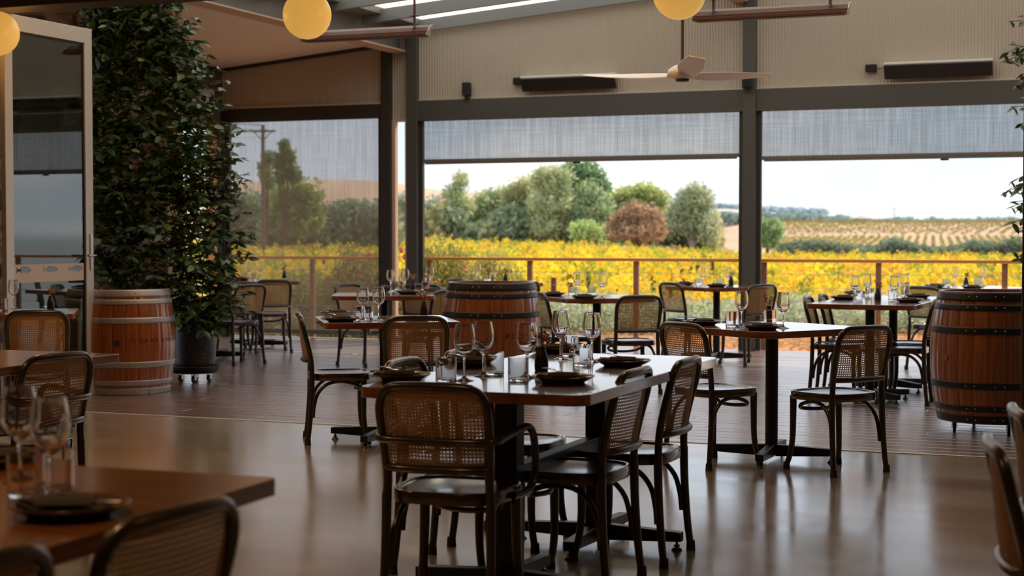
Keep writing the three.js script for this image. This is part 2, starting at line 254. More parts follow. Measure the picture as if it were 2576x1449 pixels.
// stone return wall beside the door, each stone its own piece
const stoneMats = [[0.13, 0.062, 0.03], [0.18, 0.10, 0.05], [0.085, 0.045, 0.025], [0.24, 0.15, 0.085]].map((c) => std({ color: lin(...c), roughness: 0.95 }));
const stoneWall = sgroup('wall_stone');
mesh('mortar', box(XL, -8.97, -0.1, ceilY(-8.97), -13.5, -13.23), std({ color: lin(0.24, 0.15, 0.08), roughness: 1 }), stoneWall);
for (let y = 0.02, row = 0; y < 3.75; row++) {
  const h = R(0.17, 0.27);
  for (let x = -8.99; x > XL;) {
    const w = R(0.24, 0.52), g = new THREE.IcosahedronGeometry(1, 2), p = g.attributes.position, o = row * 37 + Math.floor(x * 91);
    for (let i = 0; i < p.count; i++) { const f = (q) => Math.sign(q) * Math.pow(Math.abs(q), 0.42), a = p.getX(i), b = p.getY(i), c = p.getZ(i), k = 0.9 + 0.16 * vn3(a * 2 + o, b * 2, c * 2); p.setXYZ(i, f(a) * w * 0.46 * k, f(b) * h * 0.45 * k, f(c) * 0.055 * (0.7 + 0.6 * vn3(a * 3 + o, b * 3 + 7, 3))); }
    if (y + h / 2 < ceilY(x - w / 2) - 0.05) { g.computeVertexNormals(); mesh('stone', g.translate(x - w / 2, y + h / 2, -13.225), stoneMats[Math.floor(rnd() * 4)], stoneWall); }
    x -= w + 0.018;
  }
  y += h + 0.018;
}
// side and interior shell
struct('wall_right', mergeAll([box(XR, XR + 0.15, -0.1, 4.95, ZW - 0.1, ZJ)]), M.claddingDark);
struct('wall_front', mergeAll([box(XL - 0.15, -8.36, -0.1, 3.9, ZJ - 0.02, ZJ + 0.16)]), M.wallPaint);
struct('beam', rbox(8.36 + XR + 0.2, 1.9, 0.28, 0.01, (-8.36 + XR) / 2, 4.05, ZJ + 0.04), M.lintel);
col('post', -0.682, -0.53, ZJ - 0.06, ZJ + 0.1, 3.1, std({ color: lin(0.05, 0.032, 0.022), roughness: 0.6 }));
struct('wall_left', box(-8.65, -8.5, -0.1, 3.6, ZJ + 0.16, 4.2), M.roomWall);
struct('wall_right', box(3.2, 3.35, -0.1, 3.6, ZJ, 4.2), M.roomWall);
struct('wall_rear', box(-8.65, 3.35, -0.1, 3.6, 4.2, 4.35), M.roomWall);
struct('ceiling', box(-8.65, 3.35, 3.5, 3.75, ZJ + 0.18, 4.35), M.roomWall);
struct('wall_front', box(XR, 3.35, -0.1, 4.9, ZJ - 0.02, ZJ + 0.16), M.wallPaint);

// aluminium glass door folded open against the stone wall's corner
{
  const d = sgroup('door_1'); const X = -8.3;
  mesh('door_frame', [rbox(0.045, 3.09, 0.095, 0.004, X, 1.555, ZJ - 0.05), rbox(0.045, 3.09, 0.1, 0.004, X, 1.555, ZJ - 1.06), rbox(0.043, 0.125, 0.92, 0.004, X, 3.035, ZJ - 0.555), rbox(0.043, 0.16, 0.92, 0.004, X, 0.09, ZJ - 0.555)], M.alu, d);
  mesh('pane', box(X - 0.004, X + 0.004, 0.17, 2.975, ZJ - 1.01, ZJ - 0.097), M.paneTint, d);
  mesh('gasket', [box(X - 0.012, X + 0.012, 0.17, 2.975, ZJ - 1.012, ZJ - 0.995), box(X - 0.012, X + 0.012, 2.955, 2.975, ZJ - 1.0, ZJ - 0.1)], M.rubber, d);
  // frosted safety band with three fish left clear
  const c = document.createElement('canvas'); c.width = 1024; c.height = 160; const k = c.getContext('2d'); k.fillStyle = '#fff'; k.fillRect(0, 0, 1024, 160); k.fillStyle = '#000';
  for (const fx of [150, 520, 890]) { k.save(); k.translate(fx, 46); k.beginPath(); k.moveTo(105, 6); k.quadraticCurveTo(60, -34, 0, -26); k.lineTo(-14, -36); k.lineTo(-34, -20); k.quadraticCurveTo(-60, -8, -78, -2); k.lineTo(-108, -26); k.lineTo(-98, 4); k.lineTo(-108, 32); k.lineTo(-76, 12); k.quadraticCurveTo(-60, 18, -44, 22); k.lineTo(-36, 34); k.lineTo(-24, 24); k.quadraticCurveTo(10, 28, 40, 24); k.lineTo(46, 42); k.lineTo(58, 22); k.quadraticCurveTo(90, 18, 105, 6); k.fill(); k.restore(); }
  const a = new THREE.CanvasTexture(c); a.flipY = true;
  const band = new THREE.PlaneGeometry(0.905, 0.145).rotateY(Math.PI / 2).translate(X + 0.0055, 1.055, ZJ - 0.55);
  mesh('frosted_band', band, std({ color: lin(0.52, 0.45, 0.4), roughness: 0.8, alphaMap: a, transparent: true, side: THREE.DoubleSide }), d);
  mesh('door_handle', [rbox(0.012, 0.3, 0.034, 0.004, X + 0.028, 1.22, ZJ - 1.07), tube([[X + 0.03, 1.19, ZJ - 1.07], [X + 0.075, 1.19, ZJ - 1.07], [X + 0.085, 1.19, ZJ - 1.06], [X + 0.085, 1.19, ZJ - 0.95]], 0.009, 16, 8)], M.brightSteel, d);
}
// balustrade: timber handrail, posts and wires
for (const [x0, x1, posts, label] of [[-11.9, -9.2, [-11.7, -10.3], 'timber handrail with wires seen through the lowered mesh blind'], [-8.62, -4.42, [-8.58, -7.19, -5.79], 'timber handrail with wires along the vineyard, between the double posts and middle post'], [-4.24, 2.3, [-4.2, -2.86, -1.46, 0, 1.4], 'timber handrail with wires along the vineyard, beyond the middle post']]) {
  const t = thing('balustrade', label, 'railing', 0, 0, ZW - 0.17);
  mesh('handrail', rbox(x1 - x0, 0.038, 0.11, 0.006, (x0 + x1) / 2, 1.062, 0), M.rail, t);
  for (const p of posts) { const g = rbox(0.062, 1.24, 0.05, 0.004, p, 0.42, 0); mesh('post', g, M.post, t); }
  for (const y of [0.9, 0.74, 0.58, 0.42, 0.26, 0.1]) mesh('wire', cyl(0.003, 0.003, x1 - x0, 0, 0, 0, 6).rotateZ(Math.PI / 2).translate((x0 + x1) / 2, y, 0), M.brightSteel, t);
}
// ---------------------------------------------------------------- lamps, heaters, fan, sign
const globeGlow = std({ color: lin(0.75, 0.5, 0.16), roughness: 0.35, emissive: lin(1, 0.56, 0.12), emissiveIntensity: 0.36 });
[[-8.33, 'opal globe lamp under the dark lintel, by the glass door'], [-5.58, 'opal globe lamp under the dark lintel, by the short end of a brown heater'], [-2.83, 'opal globe lamp under the dark lintel, hanging before the ceiling fan rod']].forEach(([x, label]) => {
  const t = thing('globe_lamp', label, 'lamp', x, 2.935, ZJ + 0.02, 0, 'globe lamps along the lintel');
  mesh('globe', new THREE.SphereGeometry(0.173, 48, 32), globeGlow, t);
  mesh('ceiling_cup', cyl(0.05, 0.06, 0.02, 0, 0.163, 0), M.black, t);
  const l = new THREE.PointLight(0xffb45c, 2.2); l.shadow.radius = 8; l.position.set(x, 2.935, ZJ + 0.02); l.name = 'globe_bulb'; scene.add(l);
});
// warm downlights of the dining room behind the camera
for (const [x, z, label, strength = 5] of [[-5.2, -3.2, 'warm ceiling downlight above the bare table', 16], [-2.2, -2.4, 'warm ceiling downlight above the amber-topped table', 7], [1.2, -4.5, 'warm ceiling downlight above the side chairs'], [-5.2, 1.5, 'warm ceiling downlight at the rear of the room behind the bare table', 10], [0.5, 1.5, 'warm ceiling downlight at the rear of the room behind the side chairs'], [-5.6, -7.4, 'warm ceiling downlight near the dark lintel', 16], [-2.0, -7.4, 'warm ceiling downlight over the armchair table']]) {
  const t = thing('ceiling_downlight', label, 'lamp', x, 3.5, z);
  mesh('trim_ring', cyl(0.09, 0.09, 0.02, 0, -0.008, 0, 32), M.black, t);
  mesh('lens', cyl(0.07, 0.07, 0.006, 0, -0.022, 0, 32), std({ color: lin(0.8, 0.7, 0.5), emissive: lin(1, 0.62, 0.28), emissiveIntensity: 2.5 }), t);
  const l = new THREE.SpotLight(0xffc58a, strength, 0, 1.15, 0.8); l.position.set(x, 3.46, z); l.target.position.set(x, 0, z); l.shadow.radius = 4; l.name = 'downlight'; scene.add(l, l.target);
}
// hanging strip heaters with brown backs
function hangHeater(x0, x1, y, z, label) {
  const L = x1 - x0, t = thing('strip_heater', label, 'heater', (x0 + x1) / 2, y, z, 0, 'hanging strip heaters');
  const prof = [[0.1, 0], [0.1, 0.022], [0.075, 0.03], [0.075, 0.045], [0.05, 0.05], [0.02, 0.085], [-0.055, 0.115], [-0.075, 0.105], [-0.005, 0.06], [-0.005, 0.0]].map((p) => new THREE.Vector2(...p));
  const g = new THREE.ExtrudeGeometry(new THREE.Shape(prof), { depth: L, bevelEnabled: false }).rotateY(-Math.PI / 2).translate(L / 2, 0, 0).scale(1, 1, 1);
  g.rotateY(0); const p = g.attributes.position; for (let i = 0; i < p.count; i++) { /* profile x runs along z towards the room */ }
  mesh('casing', g, M.heaterBrown, t);
  mesh('end_cap', gableCap(prof, L / 2), M.brightSteel, t); mesh('end_cap', gableCap(prof, -L / 2 - 0.004), M.darkSteel, t);
  mesh('glow_panel', box(-L / 2 + 0.03, L / 2 - 0.03, -0.006, 0, 0.0, 0.09), M.heaterFace, t);
  for (const s of [-1, 1]) {
    const x = s * (L / 2 - 0.16); mesh('stalk', [box(x - 0.011, x + 0.011, 0.08, roofY((x0 + x1) / 2 + x) - y + 0.02, -0.004, 0.006), box(x - 0.035, x + 0.035, 0.19, 0.197, -0.03, 0.03)], M.heaterBrown, t);
    mesh('bracket', tube([[x, 0.05, 0.045], [x + 0.012, 0.09, 0.03], [x + 0.01, 0.13, 0.0]], 0.008, 8, 6), M.darkSteel, t);
  }
  return t;
}
function gableCap(prof, x) { return new THREE.ExtrudeGeometry(new THREE.Shape(prof), { depth: 0.004, bevelEnabled: false }).rotateY(-Math.PI / 2).translate(x + 0.004, 0, 0); }
hangHeater(-7.56, -6.24, 3.225, -13.5, 'brown hanging strip heater whose end is overlapped by an amber globe');
hangHeater(-3.68, -2.345, 3.225, -13.5, 'brown hanging strip heater above the white ceiling fan');
function wallHeater(x0, x1, y, label, bx, tilt) {
  const L = x1 - x0, t = thing('wall_heater', label, 'heater', (x0 + x1) / 2, y, ZW + 0.12, 0, 'black wall heaters on the cladding');
  mesh('glow_panel', rbox(L, 0.17, 0.03, 0.004).rotateX(0.55).translate(0, -0.08, 0.0), M.heaterFace, t);
  mesh('casing', rbox(L + 0.01, 0.03, 0.13, 0.008, 0, 0.01, -0.03), M.white, t);
  for (const s of [-1, 1]) mesh('bracket', box(s * (L / 2 - 0.18) - 0.02, s * (L / 2 - 0.18) + 0.02, -0.1, 0, -0.115, -0.03), M.darkSteel, t);
  const b = thing('switch_box', label.replace('black wall heater', 'small black control box of the heater'), 'switch box', bx, y - 0.02, ZW + 0.03);
  mesh('box_body', rbox(0.125, 0.085, 0.05, 0.005), M.black, b); mesh('cable', tube([[0.0625, 0, 0], [0.1, -0.01, 0.02], [0.14, 0.0, 0.05]], 0.006, 8, 6), M.darkSteel, b);
}
wallHeater(-7.19, -5.97, 3.30, 'black wall heater above the bay between double posts and middle post', -7.27);
wallHeater(-2.77, -1.59, 3.29, 'black wall heater above the bay beyond the middle post', -2.93);
for (const [x, y, z, label] of [[-7.955, 3.19, ZW + 0.07, 'small black box speaker on the cladding near the double posts'], [-4.35, 3.16, ZW + 0.15, 'small black box speaker on the middle post']]) {
  const t = thing('speaker', label, 'speaker', x, y, z, 0.3); mesh('speaker_body', rbox(0.11, 0.165, 0.09, 0.006, 0, 0.01, 0), M.black, t); mesh('swivel', cyl(0.025, 0.03, 0.04, 0.01, -0.09, 0, 12), M.rubber, t); mesh('bracket', box(-0.02, 0.02, -0.02, 0.02, -0.1, -0.04), M.rubber, t);
}
{ // three-blade fan, at rest
  const [x, z] = place(1715, 12), y = hgt(190, 12), t = thing('ceiling_fan', 'white three-blade ceiling fan on a long thin rod', 'fan', x, y, z, YAW);
  mesh('rod', cyl(0.012, 0.012, roofY(x) - y + 0.05, 0, (roofY(x) - y + 0.05) / 2, 0, 12), M.darkSteel, t);
  mesh('hub', lathe([[0, -0.035], [0.07, -0.03], [0.12, -0.005], [0.105, 0.04], [0.06, 0.07], [0.02, 0.085], [0, 0.09]], 32), M.white, t);
  mesh('hub_cap', lathe([[0, -0.055], [0.045, -0.05], [0.055, -0.036], [0, -0.034]], 24), M.steelGrey, t);
  for (let k = 0; k < 3; k++) {
    const g = new THREE.BoxGeometry(0.76, 0.008, 1, 24, 1, 6), p = g.attributes.position;
    for (let i = 0; i < p.count; i++) { const u = p.getX(i) / 0.76 + 0.5, v = p.getZ(i); const w = 0.06 + 0.13 * Math.sin(Math.min(1, u * 1.5 + 0.12) * Math.PI / 2) * (1 - 0.55 * Math.pow(u, 3)); const zz = v * w + 0.03 * u, tw = 0.36 * (1 - 0.55 * u); p.setXYZ(i, 0.08 + u * 0.75, p.getY(i) * (1 - 0.5 * u) + zz * Math.sin(tw) + 0.035 * u * u, zz * Math.cos(tw)); }
    g.computeVertexNormals(); mesh('blade', g.rotateY(k * 2 * Math.PI / 3 - Math.PI / 2 + 0.05), M.white, t);
  }
}
{ // sign by the glazed opening
  const t = thing('wall_sign', 'white-framed blue pictogram sign on the dark side wall behind leaves', 'sign', XL + 0.03, 3.13, -17.9);
  mesh('sign_case', rbox(0.06, 0.33, 0.36, 0.012), M.white, t);
  const c = document.createElement('canvas'); c.width = c.height = 128; const k = c.getContext('2d'); k.fillStyle = '#0d3f5a'; k.fillRect(0, 0, 128, 128); k.fillStyle = '#e8ebe6'; k.fillRect(52, 14, 30, 34); k.beginPath(); k.arc(64, 72, 28, Math.PI, 0); k.fill(); k.beginPath(); k.arc(38, 70, 14, 0, 7); k.fill(); k.fillRect(42, 90, 46, 26);
  const tx = new THREE.CanvasTexture(c); tx.colorSpace = THREE.SRGBColorSpace;
  mesh('sign_face', new THREE.PlaneGeometry(0.31, 0.25).rotateY(Math.PI / 2).translate(0.0315, -0.03, 0), std({ map: tx, roughness: 0.4 }), t);
}

// ---------------------------------------------------------------- chairs
const seatGeo = (() => {
  const N = 56, rings = [[0, 0.445], [0.3, 0.4457], [0.55, 0.4485], [0.78, 0.4525], [0.87, 0.4535], [0.895, 0.4525], [0.915, 0.4545], [0.935, 0.46], [0.975, 0.461], [0.995, 0.457], [1, 0.452], [1, 0.42], [0.99, 0.4155], [0.9, 0.414], [0, 0.414]], p = [], uv = [], idx = [];
  for (const [s, y] of rings) for (let i = 0; i < N; i++) { const a = i / N * 2 * Math.PI, c = Math.cos(a), d = Math.sin(a), e = 2 / 3.4, z = Math.sign(d) * Math.pow(Math.abs(d), e) * 0.205, w = 0.213 + z * 0.06, x = Math.sign(c) * Math.pow(Math.abs(c), e) * w; p.push(x * s, y - (y < 0.4545 && y > 0.42 && s < 0.92 ? 0 : 0), z * s); uv.push(x * s, z * s); }
  for (let r = 0; r < rings.length - 1; r++) for (let i = 0; i < N; i++) { const a = r * N + i, b = r * N + (i + 1) % N, c = a + N, d = b + N; idx.push(a, b, c, b, d, c); }
  const g = new THREE.BufferGeometry(); g.setAttribute('position', new THREE.Float32BufferAttribute(p, 3)); g.setAttribute('uv', new THREE.Float32BufferAttribute(uv, 2)); g.setIndex(idx); g.computeVertexNormals(); return toCreasedNormals(g, 0.9);
})();
const backCurve = [[0.194, 0.43, -0.187], [0.19, 0.5, -0.187], [0.192, 0.56, -0.193], [0.197, 0.65, -0.212], [0.2, 0.72, -0.231], [0.197, 0.77, -0.243], [0.18, 0.81, -0.252], [0.148, 0.831, -0.259], [0.1, 0.837, -0.266], [0, 0.839, -0.272]];
const mirror = (pts) => [...pts, ...pts.slice(0, -1).reverse().map(([x, y, z]) => [-x, y, z])];
const G = {};
G.backFrame = tube(mirror(backCurve), 0.0165, 72, 10);
G.backRail = tube(mirror([[0.19, 0.545, -0.192], [0.17, 0.545, -0.212], [0.11, 0.545, -0.232], [0, 0.545, -0.24]]), 0.0155, 30, 10);
G.legRear = [1, -1].map((s) => tube([[s * 0.194, 0.45, -0.186], [s * 0.196, 0.3, -0.19], [s * 0.2, 0.12, -0.203], [s * 0.205, 0.02, -0.215]], (t) => lerp(0.0185, 0.0155, t), 14, 10));
G.legFront = [1, -1].map((s) => tube([[s * 0.178, 0.43, 0.15], [s * 0.18, 0.3, 0.149], [s * 0.184, 0.17, 0.15], [s * 0.194, 0.08, 0.16], [s * 0.206, 0.02, 0.176]], (t) => lerp(0.0205, 0.0155, t), 18, 10));
G.capRear = [1, -1].map((s) => cyl(0.0185, 0.021, 0.042, s * 0.206, 0.021, -0.216, 12)); G.capFront = [1, -1].map((s) => cyl(0.0185, 0.021, 0.042, s * 0.205, 0.021, 0.175, 12));
G.brace = tube(mirror([[0.187, 0.175, -0.18], [0.184, 0.25, -0.172], [0.178, 0.33, -0.148], [0.17, 0.385, -0.095], [0.163, 0.405, -0.03], [0.158, 0.4, 0.05], [0.15, 0.375, 0.12], [0.125, 0.357, 0.142], [0.07, 0.35, 0.12], [0, 0.348, 0.105]]), 0.0115, 76, 8);
G.arms = tube(mirror([[0.222, 0.432, -0.02], [0.238, 0.434, 0.05], [0.25, 0.45, 0.11], [0.255, 0.5, 0.14], [0.256, 0.58, 0.136], [0.252, 0.645, 0.118], [0.247, 0.668, 0.085], [0.24, 0.668, 0.0], [0.23, 0.657, -0.11], [0.222, 0.65, -0.2], [0.19, 0.648, -0.238], [0.11, 0.648, -0.258], [0, 0.648, -0.264]]), 0.0145, 110, 10);
G.cane = (() => {   // woven cane: paired verticals, paired horizontals, diagonals both ways
  const W = 0.186, yb = 0.55, P = 0.0127, pos = [], idx = [], nor = [];
  const yt = (x) => { const a = Math.abs(x); return a < 0.09 ? 0.832 : 0.832 - 0.1 * (1 - Math.sqrt(Math.max(0, 1 - ((a - 0.09) / 0.1) ** 2))); };
  const pt = (x, y, o) => { const u = Math.min(1, Math.abs(x) / 0.19), v = (y - 0.545) / 0.285, zb = -0.193 - 0.046 * (1 - u * u), zt = -0.25 - 0.02 * (1 - u * u); return [x, y, lerp(zb, zt, v) - 0.003 * Math.sin(v * Math.PI) + o]; };
  const inside = (x, y) => Math.abs(x) < W && y > yb && y < yt(x);
  function strip(x0, y0, x1, y1, w, o) {
    const L = Math.hypot(x1 - x0, y1 - y0), n = Math.max(2, Math.ceil(L / 0.035)), nx = -(y1 - y0) / L * w / 2, ny = (x1 - x0) / L * w / 2, b = pos.length / 3;
    for (let i = 0; i <= n; i++) { const x = lerp(x0, x1, i / n), y = lerp(y0, y1, i / n); pos.push(...pt(x + nx, y + ny, o), ...pt(x - nx, y - ny, o)); nor.push(0, 0, 1, 0, 0, 1); if (i < n) idx.push(b + 2 * i, b + 2 * i + 2, b + 2 * i + 1, b + 2 * i + 1, b + 2 * i + 2, b + 2 * i + 3); }
  }
  for (let k = -14; k <= 14; k++) for (const d of [-1, 1]) { const x = k * P + d * 0.0019; strip(x, yb, x, yt(x), 0.0028, 0); }
  for (let k = 0; k <= 22; k++) for (const d of [-1, 1]) { const y = yb + 0.004 + k * P + d * 0.0019; let x = W; while (x > 0.02 && yt(x) < y) x -= 0.002; if (yt(x) > y) strip(-x, y, x, y, 0.0028, 0.0006); }
  for (const s of [1, -1]) for (let c = -40; c <= 60; c++) { const off = (c + 0.5) * P; let a = null, e = null; for (let x = -W; x <= W; x += 0.0015) { const y = yb + 0.004 + s * x + off; if (inside(x, y)) { a ??= [x, y]; e = [x, y]; } } if (a && e[0] - a[0] > 0.01) strip(...a, ...e, 0.0024, s * 0.0011 + 0.0003); }
  const g = new THREE.BufferGeometry(); g.setAttribute('position', new THREE.Float32BufferAttribute(pos, 3)); g.setAttribute('normal', new THREE.Float32BufferAttribute(nor, 3)); g.setIndex(idx); g.computeVertexNormals(); return g;
})();
function makeChair(name, label, arms) {
  const t = thing(name, label, 'chair');
  mesh('seat', seatGeo, M.seat, t); mesh('back_frame', G.backFrame, M.chair, t); mesh('back_rail', G.backRail, M.chair, t); mesh('cane_panel', G.cane, M.cane, t); mesh('brace', G.brace, M.chair, t);
  for (const i of [0, 1]) { const a = mesh('leg', G.legRear[i], M.chair, t); mesh('foot_cap', G.capRear[i], M.rubber, a); const b = mesh('leg', G.legFront[i], M.chair, t); mesh('foot_cap', G.capFront[i], M.rubber, b); }
  if (arms) mesh('armrest', G.arms, M.chair, t);
  return t;
}
let chair0, arm0;
function chair(x, z, deg, label, group, arms) {
  const a = deg * Math.PI / 180;
  const proto = arms ? arm0 : chair0;
  if (proto) return dup(proto, x, 0, z, a, label, group);
  const t = makeChair(arms ? 'cane_armchair' : 'cane_chair', label, arms); t.position.set(x, 0, z); t.rotation.y = a; if (group) t.userData.group = group; if (arms) arm0 = t; else chair0 = t; return t;
}
chair(-1.661, -9.157, 234, 'dark cane chair at the angled pedestal table, turned away from the castored barrel');
chair(-2.369, -9.15, 145, 'dark cane chair at the angled pedestal table, on the armchair table side');
chair(-4.946, -9.26, 121, 'dark cane chair seen in profile at the end of the table before the PIK barrel');
chair(-2.068, -5.80, 269, 'dark cane chair on the open long side of the armchair table, nearer the armchair');
chair(-2.025, -6.385, 270, 'dark cane chair on the open long side of the armchair table, farther from the armchair');
chair(-2.585, -5.89, 92, 'dark cane chair half hidden across the armchair table, nearer the armchair');
chair(-2.585, -6.48, 90, 'dark cane chair half hidden across the armchair table, farther from the armchair');
chair(-4.385, -9.245, 207, 'dark cane chair with its back to the viewer at the table before the PIK barrel');
chair(-7.548, -14.725, 75, 'sunlit cane chair facing in, beside the table at the double posts');
chair(-6.3, -13.6, 250, 'cane chair partly covered by the PIK barrel, at the double-post table');
chair(-7.1, -15.2, 200, 'cane chair showing only its top rail behind the table at the double posts');
chair(-9.482, -16.056, 220, 'sunlit brown cane chair with its back to the viewer before the lowered blind');
chair(-10.08, -16.2, 130, 'cane chair tucked at the lowered-blind table, just behind the planter');
chair(-8.92, -14.40, 250, 'cane chair standing right behind the planter, its leg beside the pot');
chair(-6.65, -16.6, 235, 'cane chair whose top rail shows just above the PIK barrel rim');
chair(-4.812, -13.331, 127, 'cane chair emerging from behind the PIK barrel, at the table past it');
chair(-4.14, -13.054, 218, 'cane chair with garden light through its back, at the table past the PIK barrel');
chair(-4.607, -16.67, 143, 'cane chair with yellow vines through its back, at the middle-post table');
chair(-3.887, -16.3, 236, 'cane chair directly in front of the middle post');
chair(-2.37, -13.25, 92, 'cane chair on the open side of the two-pedestal table, nearer the viewer');
chair(-2.36, -13.85, 92, 'cane chair on the open side of the two-pedestal table, farther from the viewer');
chair(-1.815, -13.03, 272, 'cane chair between the two-pedestal table and castored barrel, nearer the viewer');
chair(-1.815, -13.62, 272, 'cane chair between the two-pedestal table and castored barrel, farther from the viewer');
chair(-1.95, -16.4, 154, 'cane chair beyond the castored barrel, vines glowing through its back');
chair(-7.132, -8.953, 215, 'cane chair with its back to the viewer at the table beside the glass door');
chair(-1.948, -2.53, 266, 'cane chair back leaning toward the amber-topped table, nearest its free corner');
chair(-1.985, -2.0, 266, 'cane chair corner just showing at the bottom edge beside the amber-topped table');
chair(-0.09, -4.15, 100, 'cane chair cut by the picture edge, lower of the two side chairs');
chair(-0.09, -4.95, 100, 'cane chair cut by the picture edge, upper of the two side chairs');
chair(-2.302, -5.2, 184, 'dark cane armchair with its back to the viewer at the end of its table', undefined, true);
chair(-4.615, -5.64, 262, 'dark cane armchair pushed to the bare table', undefined, true);

// ---------------------------------------------------------------- tables
const TOP = 0.81;
function tabletop(w, d, r) { const g = new THREE.ExtrudeGeometry(rrect(w - 0.006, d - 0.006, r), { depth: 0.034, bevelEnabled: true, bevelSize: 0.003, bevelThickness: 0.003, bevelSegments: 2, curveSegments: 10 }); return g.rotateX(-Math.PI / 2).translate(0, TOP - 0.037, 0); }
const armGeo = (() => { const s = new THREE.Shape([new THREE.Vector2(0.03, 0.095), new THREE.Vector2(0.36, 0.08), new THREE.Vector2(0.38, 0.078), new THREE.Vector2(0.38, 0.045), new THREE.Vector2(0.03, 0.03)]); return new THREE.ExtrudeGeometry(s, { depth: 0.044, bevelEnabled: true, bevelSize: 0.003, bevelThickness: 0.003, bevelSegments: 1 }).translate(0, 0, -0.022); })();
const glideGeo = mergeAll([cyl(0.006, 0.006, 0.045, 0.36, 0.03, 0, 8), cyl(0.016, 0.026, 0.014, 0.36, 0.007, 0, 14), cyl(0.014, 0.014, 0.008, 0.36, 0.022, 0, 6)]);
function pedestal(t, x, z, turn, square) {
  mesh('column', square ? rbox(0.09, TOP - 0.11, 0.09, 0.008, x, (TOP - 0.05) / 2 + 0.03, z) : cyl(0.038, 0.038, TOP - 0.11, x, (TOP - 0.05) / 2 + 0.03, z, 28), M.black, t);
  mesh('mounting_plate', box(x - 0.24, x + 0.24, TOP - 0.052, TOP - 0.037, z - 0.24, z + 0.24), M.black, t);
  for (let k = 0; k < 4; k++) { const a = turn + k * Math.PI / 2, g = new THREE.Group(); g.name = 'base_arm'; g.position.set(x, 0, z); g.rotation.y = a; const m = mesh('base_arm', armGeo, M.black, t); m.position.copy(g.position); m.rotation.y = a; mesh('foot_glide', glideGeo, M.black, m); }
}
function table(x, z, deg, w, d, label, { r = 0.03, mat = M.table, ped = [[0, 0]], turn = 0, square, beam } = {}) {
  const t = thing('dining_table', label, 'table', x, 0, z, deg * Math.PI / 180);
  mesh('tabletop', tabletop(w, d, r), mat, t);
  for (const [px, pz] of ped) pedestal(t, px, pz, turn * Math.PI / 180 - deg * Math.PI / 180, square);
  if (beam) mesh('stretcher', rbox(0.06, 0.06, beam, 0.004, 0, 0.455, 0), M.black, t);
  return t;
}
const long = [[0, 0.52], [0, -0.52]];
table(-2.22, -6.03, 0, 0.885, 1.86, 'long red-brown table with rounded corners, set for several, armchair at its end', { r: 0.07, ped: long, square: true, beam: 1.0 });
table(-2.085, -9.42, 55, 0.88, 0.84, 'square brown table standing cornerwise on one black pedestal, two chairs beside it', { r: 0.13, turn: 2 });
table(-4.64, -9.33, 33, 0.86, 0.86, 'brown table before the PIK barrel with a dark vase near its far corner', { turn: 5 });
table(-6.6, -13.25, 25, 0.95, 0.85, 'warm brown table beside the double posts, sunlight behind it', { r: 0.05, turn: 20 });
table(-7.05, -17.05, 50, 0.85, 0.85, 'small brown table right behind the PIK barrel', { r: 0.04, turn: 30 });
table(-4.56, -13.42, 40, 0.85, 0.85, 'brown table with white glare past the PIK barrel', { r: 0.1, turn: 10 });
table(-4.3, -16.68, 53, 0.85, 0.85, 'brown table just in front of the middle post', { r: 0.1, turn: 5 });
table(-2.07, -13.63, -2, 0.86, 1.95, 'long brown table on two pedestals next to the castored barrel', { r: 0.04, ped: long, turn: 45 });
table(-1.6, -17.35, 35, 0.85, 0.85, 'table mostly hidden behind the castored barrel', { turn: 20 });
table(-9.98, -16.62, 45, 0.85, 0.85, 'orange-lit table before the fully lowered mesh blind', { r: 0.05, turn: 3 });
table(-9.5, -14.85, 30, 0.8, 0.8, 'table hidden behind the planter, only its base foot showing', { turn: 10 });
table(-7.58, -9.23, 35, 0.88, 0.86, 'brown table beside the glass door', { r: 0.02 });
table(-4.86, -5.19, 0, 0.88, 1.87, 'bare glossy table in front of the steel-hooped barrel', { r: 0.012, mat: M.tableAmber, ped: long });
table(-2.24, -2.17, 2, 0.9, 1.87, 'amber-topped table at the bottom corner of the view', { r: 0.02, mat: M.tableAmber, ped: long });
// ---------------------------------------------------------------- barrels
const barrelR = (y) => 0.358 + 0.057 * (1 - Math.pow((y - 0.45) / 0.45, 2));
const NST = 24;
const staveGeos = [0, 1].map((k) => {
  const seg = 18, half = Math.PI / NST - 0.0022, p = [], uv = [], idx = [];
  for (let i = 0; i <= seg; i++) { const y = 0.9 * i / seg, r = barrelR(y); for (const [a, d] of [[-half, -0.025], [-half, -0.0015], [-half * 0.94, 0], [-half * 0.4, 0.0006], [half * 0.4, 0.0006], [half * 0.94, 0], [half, -0.0015], [half, -0.025]]) { p.push(Math.sin(a) * (r + d), y, Math.cos(a) * (r + d)); uv.push(y + k * 3.3, a * 0.4 + k * 0.5); } }
  for (let i = 0; i < seg; i++) for (let j = 0; j < 8; j++) { const a = i * 8 + j, b = i * 8 + (j + 1) % 8, c = a + 8, d = b + 8; idx.push(a, b, c, b, d, c); }
  for (const [o, f] of [[0, 1], [seg * 8, 0]]) for (let j = 1; j < 7; j++) idx.push(...(f ? [o, o + j + 1, o + j] : [o, o + j, o + j + 1]));
  const g = new THREE.BufferGeometry(); g.setAttribute('position', new THREE.Float32BufferAttribute(p, 3)); g.setAttribute('uv', new THREE.Float32BufferAttribute(uv, 2)); g.setIndex(idx); g.computeVertexNormals(); return toCreasedNormals(g, 0.7);
});
function hoopGeo(y, h) { const pts = [], o = 0.0012; for (let i = 0; i <= 4; i++) { const yy = y - h / 2 + h * i / 4; pts.push([barrelR(yy) + 0.004 + o, yy]); } pts.push([barrelR(y + h / 2) - 0.003, y + h / 2]); pts.unshift([barrelR(y - h / 2) - 0.003, y - h / 2]); return lathe(pts, 72); }
